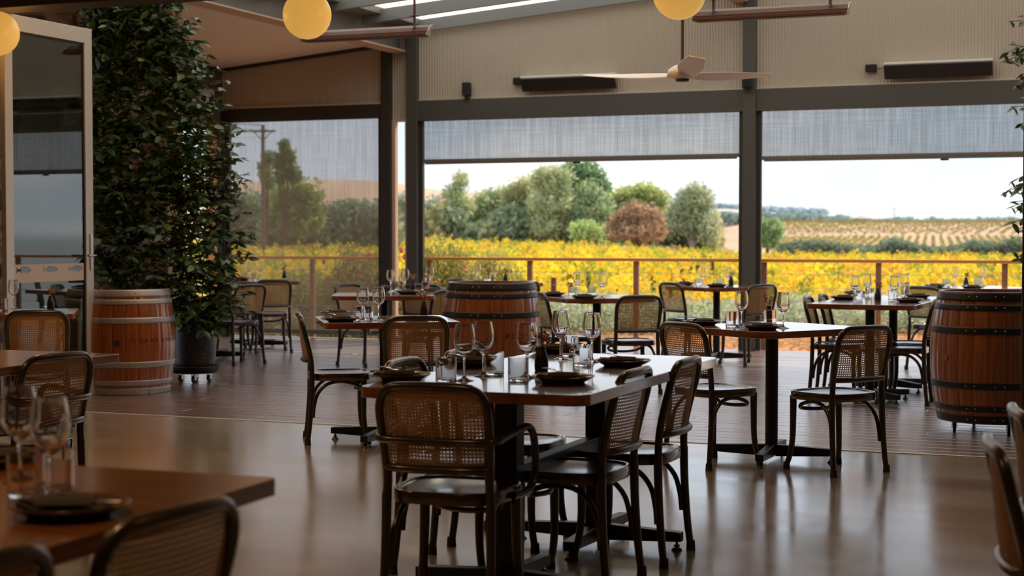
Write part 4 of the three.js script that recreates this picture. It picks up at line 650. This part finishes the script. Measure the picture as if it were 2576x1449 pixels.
{ // soil, in bands from the deck to the far slope
  const Ds = [15, 17, 18.5, 20, 22, 24, 26, 28, 30, 31, 32, 33, 34, 35, 36, 38, 41, 45, 50, 56, 62, 70, 80, 90, 100, 115, 130, 150, 172, 180, 190, 200, 215, 235, 260, 300, 340, 380, 430, 480, 540, 600, 660, 720, 800], n = 60, p = [], c = [], uv = [], idx = [];
  Ds.forEach((D, j) => { for (let i = 0; i <= n; i++) { const l = lerp(-0.75, 0.75, i / n) * D, [x, z] = XZ(D, l), m = fbm3(x * 0.15, 3, z * 0.15, 3); p.push(x, ground(D, l) - (D < 19.5 ? 0.25 : 0), z); uv.push(x / 3, z / 3);
    const mulch = [0.55, 0.26, 0.11], soil = [0.44, 0.27, 0.18], dry = [0.58, 0.40, 0.27]; let k = D < 29 ? mulch : D < 172 ? soil : dry; c.push(...k.map((q) => q * (0.8 + 0.4 * m))); if (i < n && j < Ds.length - 1) { const a = j * (n + 1) + i, b = a + n + 1; idx.push(a, a + 1, b, a + 1, b + 1, b); } } });
  const g = new THREE.BufferGeometry(); g.setAttribute('position', new THREE.Float32BufferAttribute(p, 3)); g.setAttribute('color', new THREE.Float32BufferAttribute(c, 3)); g.setAttribute('uv', new THREE.Float32BufferAttribute(uv, 2)); g.setIndex(idx); g.computeVertexNormals();
  struct('ground', g, std({ vertexColors: true, roughness: 1, map: tex(256, 256, (u, v) => { const k = 0.72 + 0.36 * fbm(u, v, 16, 16, 4, 4); return [k, k, k]; }), side: THREE.DoubleSide }));
}
// a spray of small leaves, used by vines, shrubs and trees
function tuft(n, spread, len, wid, droop = 0) {
  const p = [], idx = [];
  for (let i = 0; i < n; i++) {
    const c = V(R(-1, 1), R(-1, 1), R(-1, 1)).multiplyScalar(spread), d = V(R(-1, 1), R(-1, 1) - droop, R(-1, 1)).normalize(), s = V(R(-1, 1), R(-1, 1), R(-1, 1)).cross(d).normalize(), L = len * R(0.7, 1.3), w = wid * R(0.7, 1.3), b = p.length / 3;
    for (const q of [c.clone().addScaledVector(d, -L / 2), c.clone().addScaledVector(s, w / 2), c.clone().addScaledVector(d, L / 2), c.clone().addScaledVector(s, -w / 2)]) p.push(q.x, q.y, q.z); idx.push(b, b + 1, b + 2, b, b + 2, b + 3);
  }
  const g = new THREE.BufferGeometry(); g.setAttribute('position', new THREE.Float32BufferAttribute(p, 3)); g.setIndex(idx); g.computeVertexNormals(); return g;
}
M.leafOut = phys({ color: 0xffffff, roughness: 0.85, transmission: 0.45, thickness: 0, side: THREE.DoubleSide, specularIntensity: 0.2 });
function many(name, geo, mat, list, parent) {   // list: [x, y, z, scale, [r, g, b], sy]
  const im = new THREE.InstancedMesh(geo, mat, list.length), o = new THREE.Object3D(), c = new THREE.Color();
  list.forEach(([x, y, z, s, k, sy], i) => { o.position.set(x, y, z); o.rotation.set(R(0, 6.3), R(0, 6.3), R(0, 6.3)); if (sy) { o.rotation.set(0, R(0, 6.3), 0); o.scale.set(s, s * sy, s); } else o.scale.setScalar(s); o.updateMatrix(); im.setMatrixAt(i, o.matrix); im.setColorAt(i, c.setRGB(...k)); });
  im.name = parent ? name : numbered(name); (parent || scene).add(im); return im;
}
const vary = (c, k = 0.25) => { const f = 1 + R(-k, k); return c.map((q) => q * f); };
{ // autumn vines in rows running across the view
  const list = [], g = tuft(22, 0.25, 0.125, 0.11);
  for (let D = 35.5; D < 172; D += 2.7 + (D - 35) * 0.012) {
    const half = D * 0.36 + 2, step = 0.16 + D * 0.0022, [..._] = [];
    for (let l = -half; l < half; l += step * R(0.6, 1.4)) {
      const h = 1.5 + 0.35 * (vn3(l * 0.45, D, 4) - 0.5) * 2, dens = vn3(l * 0.8, D * 3, 9); if (dens < 0.2) continue;
      const y0 = ground(D, l), t = Math.pow(rnd(), 0.75), [x, z] = XZ(D + R(-0.35, 0.35), l), m = vn3(l * 0.5, D * 0.7, 2) + R(-0.25, 0.25);
      const col = m < 0.33 ? [0.36, 0.45, 0.06] : m < 0.5 ? [0.74, 0.64, 0.06] : m < 0.88 ? [0.92, 0.70, 0.05] : [0.72, 0.40, 0.09];
      list.push([x, y0 + 0.35 + t * (h - 0.45), z, R(0.8, 1.25) * (1 + D * 0.002), vary(col, 0.2)]);
      if (rnd() < 0.5) { const [x2, z2] = XZ(D + R(-0.3, 0.3), l + R(-0.2, 0.2)); list.push([x2, y0 + R(0.5, h), z2, R(0.7, 1.2), vary(col, 0.25)]); }
    }
  }
  tag(many('vineyard_foliage', g, M.leafOut, list), 'yellow autumn vine foliage filling the field beyond the handrail', 'vines', null, 'stuff');
}
// vine posts standing in the first rows
const postGeo = new THREE.BoxGeometry(0.1, 1.5, 0.1).translate(0, 0.75, 0), postMat = std({ color: lin(0.10, 0.045, 0.03), roughness: 0.95 });
[[1393, 712, 35], [1434, 698, 39], [1480, 697, 40], [1555, 700, 40], [1644, 700, 39], [1687, 696, 42], [1717, 690, 44], [1736, 684, 47], [1755, 680, 50], [1792, 672, 56], [1348, 700, 39], [1302, 705, 37]].forEach(([px, py, D], i) => {
  const [x, z] = place(px, D), y = hgt(py - 14, D) - 1.5, m = mesh('vine_post', postGeo, postMat); m.position.set(x, y, z); m.rotation.y = i; tag(m, 'short dark timber trellis post among the yellow vines', 'post', 'trellis posts in the first vine rows');
});
{ // silvery shrubs along the mulch bed, and dry leaf litter
  const list = [], g = tuft(16, 0.13, 0.09, 0.035, -0.6), litter = [], lg = tuft(10, 0.16, 0.1, 0.06);
  for (let k = 0; k < 5200; k++) { const D = R(28.6, 31.4), l = R(-0.12, 0.42) * D, [x, z] = XZ(D, l), h = 0.62 * (0.7 + 0.5 * vn3(x * 1.1, 1, z * 1.1)) * Math.sqrt(Math.max(0, 1 - ((D - 30) / 1.5) ** 2)); list.push([x, ground(D, l) + rnd() * h, z, R(0.8, 1.3), vary(rnd() < 0.62 ? [0.66, 0.68, 0.52] : rnd() < 0.7 ? [0.42, 0.5, 0.3] : [0.3, 0.36, 0.15], 0.2)]); }
  tag(many('silver_shrubs', g, M.leafOut, list), 'pale silvery green shrubs lining the garden bed below the vines', 'shrubs', null, 'stuff');
  for (let k = 0; k < 3600; k++) { const D = R(19.5, 29), l = R(-0.42, 0.42) * D, [x, z] = XZ(D, l); if (z > -18.9) continue; litter.push([x, ground(D, l) + 0.04, z, R(0.6, 1.2), vary(rnd() < 0.6 ? [0.62, 0.32, 0.12] : rnd() < 0.5 ? [0.75, 0.5, 0.25] : [0.4, 0.36, 0.16], 0.25), 0.35]); }
  tag(many('leaf_litter', lg, M.leafOut, litter), 'dry orange leaf litter covering the bed beside the deck', 'leaf litter', null, 'stuff');
}
function shrub(px, D, w, h, label, cols, extra) {
  const [x, z] = place(px, D), y = gAt(px, D), t = thing('garden_shrub', label, 'shrub', x, y, z), list = [];
  for (let k = 0; k < 900 * w; k++) { const a = R(0, 6.28), r = Math.sqrt(rnd()) * w / 2, yy = rnd() * h * Math.sqrt(Math.max(0.05, 1 - (r / (w / 2)) ** 2)); list.push([Math.cos(a) * r, yy, Math.sin(a) * r * 0.8, R(0.7, 1.3), vary(cols[Math.floor(rnd() * cols.length)], 0.25)]); }
  const im = many('foliage', shrubTuft, M.leafOut, list, t); im.userData.kind = 'stuff';
  mesh('stem', [0, 1, 2, 3, 4].map((i) => tube([[0, 0, 0], [Math.cos(i * 1.3) * w * 0.12, h * 0.4, Math.sin(i * 1.3) * w * 0.12], [Math.cos(i * 1.3) * w * 0.25, h * 0.8, Math.sin(i * 1.3) * w * 0.25]], 0.012, 8, 5)), M.bark, t);
  if (extra) { const f = []; for (let k = 0; k < 16; k++) f.push(new THREE.IcosahedronGeometry(R(0.025, 0.045), 0).scale(1, 1.6, 1).translate(R(-w / 2, w / 2) * 0.8, R(0.3, 0.95) * h, R(0, w / 2) * 0.6)); mesh('bloom', f, std({ color: lin(...extra), roughness: 0.8 }), t); }
}
const shrubTuft = tuft(12, 0.11, 0.075, 0.035);
shrub(1110, 27, 1.7, 1.75, 'loose olive garden shrub with pink blooms outside the double posts', [[0.42, 0.42, 0.12], [0.55, 0.5, 0.14], [0.30, 0.34, 0.12]], [0.75, 0.14, 0.12]);
shrub(1235, 28, 1.6, 1.5, 'yellow-green garden shrub behind the table at the PIK barrel', [[0.55, 0.52, 0.1], [0.42, 0.44, 0.12], [0.66, 0.56, 0.2]], [0.7, 0.2, 0.16]);
shrub(905, 26, 1.6, 1.6, 'dense garden shrub veiled by the lowered blind near its double posts', [[0.36, 0.36, 0.12], [0.5, 0.44, 0.14]], [0.7, 0.12, 0.12]);
shrub(640, 26, 1.5, 1.0, 'pale grassy garden shrub veiled by the lowered blind near the planter', [[0.62, 0.52, 0.28], [0.5, 0.45, 0.2]], [0.72, 0.3, 0.34]);
shrub(770, 28, 1.8, 1.2, 'olive garden shrub veiled by the lowered blind at its middle', [[0.4, 0.38, 0.13], [0.52, 0.46, 0.16]]);
shrub(1020, 24, 1.1, 1.3, 'dry orange garden shrub seen through the narrow pane', [[0.62, 0.46, 0.2], [0.5, 0.44, 0.14]]);

// trees: lobes of leaves on a branching trunk
const treeTufts = [tuft(11, 0.55, 0.5, 0.17, 0.5), tuft(11, 0.5, 0.4, 0.26)];
M.barkPale = std({ color: lin(0.38, 0.31, 0.25), roughness: 0.95 });
function tree(px, D, label, cols, lobes, { kind = 0, bark = M.barkPale, base = null, dens = 1, group } = {}) {
  // lobes: [px, py, half width px, half height px] of the crown's masses, turned into metres at distance D
  const [x, z] = place(px, D), y = gAt(px, D), t = thing('tree', label, 'tree', x, y, z, YAW, group), k = D / FPX, list = [], tr = [];
  const ls = lobes.map(([a, b, rx, ry]) => [(a - px) * k, hgt(b, D) - y, R(-0.35, 0.35) * rx * k, rx * k * 1.12, ry * k * 1.1]);
  for (const [lx, ly, lz, rx, ry] of ls) {
    const n = Math.round(dens * 46 * Math.pow(rx * ry, 0.82) * (200 / D) ** 0.6) + 20;
    for (let i = 0; i < n; i++) { const a = R(0, 6.28), e = Math.asin(R(-1, 1)), r = Math.pow(rnd(), 0.4) * R(0.82, 1.08); list.push([lx + Math.cos(a) * Math.cos(e) * rx * r, ly + Math.sin(e) * ry * r, lz + Math.sin(a) * Math.cos(e) * rx * r, R(0.9, 1.55) * D / 200, vary(cols[Math.floor(rnd() * cols.length)], 0.22)]); }
    tr.push(tube([[0, -0.2, 0], [lx * 0.25, ly * 0.4, lz * 0.2], [lx * 0.7, ly * 0.75, lz * 0.7], [lx, ly + ry * 0.3, lz]], (s) => lerp(0.2, 0.05, s) * D / 200, 10, 6));
  }
  mesh('trunk', tr, bark, t); const im = many('crown', treeTufts[kind], M.leafOut, list, t); im.userData.kind = 'stuff';
}
const gum = [[0.52, 0.60, 0.34], [0.62, 0.67, 0.38], [0.42, 0.52, 0.32], [0.70, 0.71, 0.44]], deep = [[0.22, 0.36, 0.20], [0.28, 0.43, 0.22], [0.35, 0.50, 0.25]], grey = [[0.45, 0.53, 0.41], [0.54, 0.60, 0.46], [0.38, 0.46, 0.37]], rust = [[0.56, 0.37, 0.24], [0.64, 0.46, 0.29], [0.46, 0.33, 0.22]], lime = [[0.60, 0.66, 0.27], [0.70, 0.73, 0.32], [0.48, 0.57, 0.25]];
tree(1150, 200, 'slender open gum tree with a single tall crown, beside the double posts', gum, [[1160, 458, 14, 20], [1142, 490, 22, 14], [1158, 520, 28, 22], [1135, 548, 30, 22]], { dens: 0.8 });
tree(1088, 205, 'low grey-green gum tree against the double posts', grey, [[1085, 530, 26, 26], [1102, 560, 32, 26], [1072, 565, 22, 22]]);
tree(1016, 195, 'small blue-green gum tree framed in the narrow pane', grey, [[1014, 520, 22, 26], [1022, 555, 26, 30]]);
tree(1240, 205, 'broad pale gum tree next after the slender open one', gum, [[1225, 512, 34, 26], [1262, 505, 34, 28], [1205, 550, 30, 28], [1250, 560, 40, 30]]);
tree(1310, 200, 'airy gum tree with pale tan top leaves', [...gum, [0.52, 0.45, 0.26]], [[1318, 470, 26, 16], [1290, 490, 28, 20], [1322, 520, 38, 34], [1300, 565, 36, 24]], { dens: 0.9 });
tree(1385, 195, 'large round-crowned gum tree at the middle of the grove', gum, [[1362, 450, 28, 24], [1402, 452, 34, 30], [1385, 505, 52, 42], [1425, 530, 34, 36], [1380, 565, 48, 26]], { dens: 1.1 });
tree(1475, 215, 'tallest dark green tree rising behind the gum grove', deep, [[1445, 432, 36, 18], [1482, 445, 38, 28], [1500, 480, 34, 36], [1470, 480, 36, 40]], { kind: 1, bark: M.bark, dens: 1.3 });
tree(1492, 195, 'mid-green gum tree in front of the tallest dark tree', [...gum, ...deep], [[1480, 500, 34, 36], [1505, 535, 36, 36], [1462, 540, 30, 36]], { dens: 1.1 });
tree(1610, 200, 'pale yellow-green spreading tree above the rusty bush', lime, [[1580, 490, 30, 18], [1620, 488, 34, 20], [1655, 505, 26, 18], [1590, 515, 34, 20], [1560, 520, 24, 26]], { kind: 1 });
tree(1602, 185, 'rust-brown rounded bush in front of the pale spreading tree', rust, [[1590, 545, 34, 30], [1625, 550, 36, 34], [1560, 570, 28, 30], [1650, 572, 22, 28], [1605, 580, 52, 24]], { kind: 1, bark: M.bark, dens: 1.2 });
tree(1475, 180, 'small bright green dome-shaped bush at the vineyard end', [[0.55, 0.66, 0.27], [0.46, 0.58, 0.25]], [[1472, 580, 34, 18], [1490, 585, 26, 14]], { kind: 1, bark: M.bark, dens: 1.2 });
tree(1740, 195, 'grey-green tree next to the middle post', [...grey, ...gum], [[1745, 492, 34, 18], [1765, 510, 26, 24], [1720, 520, 34, 28], [1700, 560, 34, 30], [1755, 560, 40, 36], [1775, 585, 26, 22]], { dens: 1.1 });
tree(1930, 240, 'single rounded green tree just beyond the middle post', [[0.38, 0.54, 0.26], [0.45, 0.58, 0.28]], [[1925, 578, 24, 20], [1940, 580, 20, 22], [1930, 600, 26, 20]], { kind: 1, bark: M.bark, dens: 1.3 });
tree(716, 120, 'tall dark tree seen through the lowered blind', deep, [[698, 405, 9, 16], [728, 392, 10, 20], [724, 420, 14, 22], [742, 440, 8, 14], [716, 366, 8, 8], [706, 445, 9, 16]], { kind: 1, bark: M.bark, dens: 1.1 });
tree(672, 118, 'narrow dark tree behind the power pole', deep, [[674, 400, 4, 14], [668, 430, 8, 16], [676, 455, 8, 14]], { kind: 1, bark: M.bark });
tree(620, 125, 'broad shadowy tree at the blind edge by the planter', [...deep, ...grey], [[600, 520, 36, 34], [640, 530, 40, 44], [590, 565, 40, 26], [650, 570, 40, 26]], { kind: 1, bark: M.bark });
tree(740, 122, 'wide green tree mass below the tall dark tree', [...deep, ...lime], [[720, 500, 44, 40], [765, 495, 40, 44], [700, 550, 44, 36], [760, 555, 50, 36], [790, 545, 30, 40]], { kind: 1, bark: M.bark });
tree(890, 130, 'low dark tree mass behind the blind next to the double posts', [...deep, ...grey], [[850, 540, 40, 26], [900, 535, 44, 28], [945, 540, 40, 28], [880, 570, 60, 24]], { kind: 1, bark: M.bark });
{ // power pole with crossarms and wires
  const D = 100, [x, z] = place(663, D), y = gAt(663, D), t = thing('power_pole', 'tall power pole with crossarm and wires behind the lowered blind', 'pole', x, y, z, YAW), H = hgt(315, D) - y;
  mesh('pole', cyl(0.11, 0.15, H + 1, 0, (H - 1) / 2, 0, 12), std({ color: lin(0.16, 0.12, 0.095), roughness: 0.9 }), t);
  mesh('crossarm', [box(-0.75, 0.8, H - 0.45, H - 0.33, -0.06, 0.06)], M.bark, t);
  mesh('strut', [tube([[-0.6, H - 0.4, 0], [0, H - 1, 0.05]], 0.03, 4, 5), tube([[0.6, H - 0.4, 0], [0, H - 1, 0.05]], 0.03, 4, 5)], M.bark, t);
  for (const [a, b] of [[[-0.05, H, 0], [-14, H - 0.6, 26]], [[-0.7, H - 0.3, 0], [-14, H - 1.0, 26]], [[0.2, H - 0.3, 0], [-9, H - 3.0, 28]], [[-0.3, H - 0.35, 0], [-11, H - 2.4, 28]]]) mesh('wire', tube([a, [(a[0] + b[0]) / 2, (a[1] + b[1]) / 2 - 0.25, (a[2] + b[2]) / 2], b], 0.022, 12, 5), M.rubber, t);
}
{ // scrub filling the foot of the grove
  const list = [], g = tuft(14, 0.7, 0.75, 0.5);
  for (let k = 0; k < 5200; k++) { const px = R(1030, 1800), D = R(196, 222), h = 4.2 * (0.25 + vn3(px * 0.022, 3, 8)), [x, z] = place(px, D), m = vn3(px * 0.03, 6, D * 0.1); list.push([x, gAt(px, D) + Math.pow(rnd(), 1.3) * h, z, R(0.8, 1.5), vary(m < 0.35 ? [0.60, 0.58, 0.30] : m < 0.7 ? [0.40, 0.48, 0.31] : [0.55, 0.46, 0.30], 0.3)]); }
  for (let k = 0; k < 2600; k++) { const px = R(540, 990), D = R(128, 140), h = 3.6 * (0.35 + vn3(px * 0.022, 9, 8)), [x, z] = place(px, D); list.push([x, gAt(px, D) + rnd() * h, z, R(0.6, 1.1), vary([0.34, 0.40, 0.24], 0.3)]); }
  tag(many('grove_scrub', g, M.leafOut, list), 'low grey-green scrub along the foot of the gum grove', 'scrub', null, 'stuff');
}
// hills: ridge lines given as heights seen across the view, each a rounded land form with depth
function hill(D, depth, pts, color, baseY, col2) {
  const n = 90, m = 10, p = [], c = [], idx = [], x0 = pts[0][0], x1 = pts.at(-1)[0];
  for (let j = 0; j <= m; j++) for (let i = 0; i <= n; i++) {
    const px = lerp(x0, x1, i / n); let k = 0; while (k < pts.length - 2 && px > pts[k + 1][0]) k++; const py = lerp(pts[k][1], pts[k + 1][1], sm(clamp((px - pts[k][0]) / (pts[k + 1][0] - pts[k][0])))), v = j / m, d = D - depth + depth * 2 * v, l = (px - 1288) / FPX * D, [x, z] = XZ(d, l), h = hgt(py, D), f = Math.sin(Math.min(1, v * 1) * Math.PI);
    const w = vn3(px * 0.03, v * 6, 3); p.push(x, lerp(baseY, h, Math.pow(f, 0.8)) + (v < 0.45 ? (w - 0.5) * (h - baseY) * 0.05 : 0), z); c.push(...mix3(color, col2 || color, w));
    if (i < n && j < m) { const a = j * (n + 1) + i, b = a + n + 1; idx.push(a, a + 1, b, a + 1, b + 1, b); }
  }
  const g = new THREE.BufferGeometry(); g.setAttribute('position', new THREE.Float32BufferAttribute(p, 3)); g.setAttribute('color', new THREE.Float32BufferAttribute(c, 3)); g.setIndex(idx); g.computeVertexNormals();
  return struct('hill', g, std({ vertexColors: true, roughness: 1, side: THREE.DoubleSide }));
}
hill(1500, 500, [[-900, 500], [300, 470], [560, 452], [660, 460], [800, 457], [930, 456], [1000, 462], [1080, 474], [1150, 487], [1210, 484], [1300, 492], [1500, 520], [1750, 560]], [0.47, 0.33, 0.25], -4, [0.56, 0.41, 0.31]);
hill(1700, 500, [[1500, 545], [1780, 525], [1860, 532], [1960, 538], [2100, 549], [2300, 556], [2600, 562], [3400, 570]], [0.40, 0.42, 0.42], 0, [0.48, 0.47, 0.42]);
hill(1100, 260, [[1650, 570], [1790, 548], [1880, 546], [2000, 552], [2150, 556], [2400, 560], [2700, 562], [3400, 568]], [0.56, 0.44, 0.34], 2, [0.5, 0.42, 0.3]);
{ // tree line along the far ridge and the hedge at the foot of the slope
  const list = [], g = tuft(12, 1.4, 1.8, 1.5);
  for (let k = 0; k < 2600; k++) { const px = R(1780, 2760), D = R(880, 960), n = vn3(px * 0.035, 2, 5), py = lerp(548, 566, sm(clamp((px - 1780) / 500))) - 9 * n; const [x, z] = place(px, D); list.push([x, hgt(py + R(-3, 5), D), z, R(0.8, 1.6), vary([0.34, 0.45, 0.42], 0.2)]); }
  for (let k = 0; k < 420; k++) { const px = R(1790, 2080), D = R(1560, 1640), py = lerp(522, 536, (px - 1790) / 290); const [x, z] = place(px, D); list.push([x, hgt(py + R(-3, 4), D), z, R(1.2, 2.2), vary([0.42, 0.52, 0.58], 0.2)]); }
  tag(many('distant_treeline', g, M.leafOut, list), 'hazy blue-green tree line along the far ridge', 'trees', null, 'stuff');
  const hl = [], hg = tuft(12, 0.6, 0.6, 0.4); for (let k = 0; k < 2200; k++) { const px = R(1960, 2700), D = R(236, 250), h = 1.6 * vn3(px * 0.02, 4, 1) ** 1.2 + 0.5, [x, z] = place(px, D); hl.push([x, hgt(640, D) + rnd() * h, z, R(0.7, 1.3), vary([0.24, 0.30, 0.21], 0.3)]); }
  tag(many('dark_hedge', hg, M.leafOut, hl), 'low dark hedge between the yellow vines and the striped slope', 'hedge', null, 'stuff');
}
{ // pruned rows striping the far slope in two blocks
  const list = [], g = tuft(12, 0.32, 0.5, 0.36), g2 = tuft(10, 0.5, 0.8, 0.5), soil = [0.62, 0.43, 0.33];
  for (let r = -4; r < 34; r++) for (let D = 268; D < 430; D += 1.8) { const l = (lerp(1860, 2900, r / 34) - 1288) / FPX * 268 + (D - 268) * 0.266; if ((l / D) < 0.165) continue; const [x, z] = XZ(D, l + R(-0.3, 0.3)); list.push([x, ground(D, l) + R(0.2, 0.9), z, R(0.55, 0.9), vary(rnd() < 0.7 ? [0.36, 0.37, 0.13] : [0.5, 0.42, 0.12], 0.2)]); }
  for (let r = 0; r < 60; r++) for (let D = 455; D < 690; D += 4) { const l = 40 + r * 3.6 + (D - 455) * 0.36; if ((l / D) < 0.16) continue; const [x, z] = XZ(D, l + R(-0.4, 0.4)); list.push([x, ground(D, l) + R(0.2, 1.0), z, R(0.8, 1.2), vary(rnd() < 0.6 ? [0.34, 0.32, 0.12] : [0.42, 0.33, 0.14], 0.2)]); }
  tag(many('slope_vines', g, M.leafOut, list), 'green vine rows striping the bare far slope beyond the middle post', 'vines', null, 'stuff');
}
{ // small pavilion and a mast on the skyline
  const D = 720, [x, z] = place(2167, D), y = hgt(561, D), t = thing('pavilion', 'tiny hip-roofed pavilion at the top of the striped slope', 'building', x, y, z, YAW);
  mesh('roof', new THREE.ConeGeometry(4.6, 1.9, 4).rotateY(Math.PI / 4).scale(1.25, 1, 1).translate(0, 2.9, 0), std({ color: lin(0.34, 0.38, 0.36), roughness: 0.8 }), t);
  mesh('wall', box(-2.6, 2.6, -1, 2, -1.8, 1.8), std({ color: lin(0.22, 0.2, 0.19), roughness: 0.9 }), t);
  for (const sx of [-3.6, 3.6]) mesh('veranda_post', box(sx - 0.12, sx + 0.12, -1, 2, 2.2, 2.45), M.bark, t);
  const m = place(2249, 900), a = thing('mast', 'thin radio mast on the far skyline', 'mast', m[0], hgt(553, 900), m[1]);
  mesh('mast_pole', cyl(0.12, 0.22, hgt(520, 900) - hgt(553, 900), 0, (hgt(520, 900) - hgt(553, 900)) / 2, 0, 6), M.steelGrey, a); mesh('antenna', box(-0.5, 0.5, 6.2, 6.5, -0.1, 0.1), M.steelGrey, a);
}

// ---------------------------------------------------------------- shadows and picture
scene.traverse((o) => { if (o.isMesh) { o.castShadow = true; o.receiveShadow = true; } if (o.isLight && o.shadow) o.castShadow = true; });
scene.environment = null;
renderer.render(scene, camera);
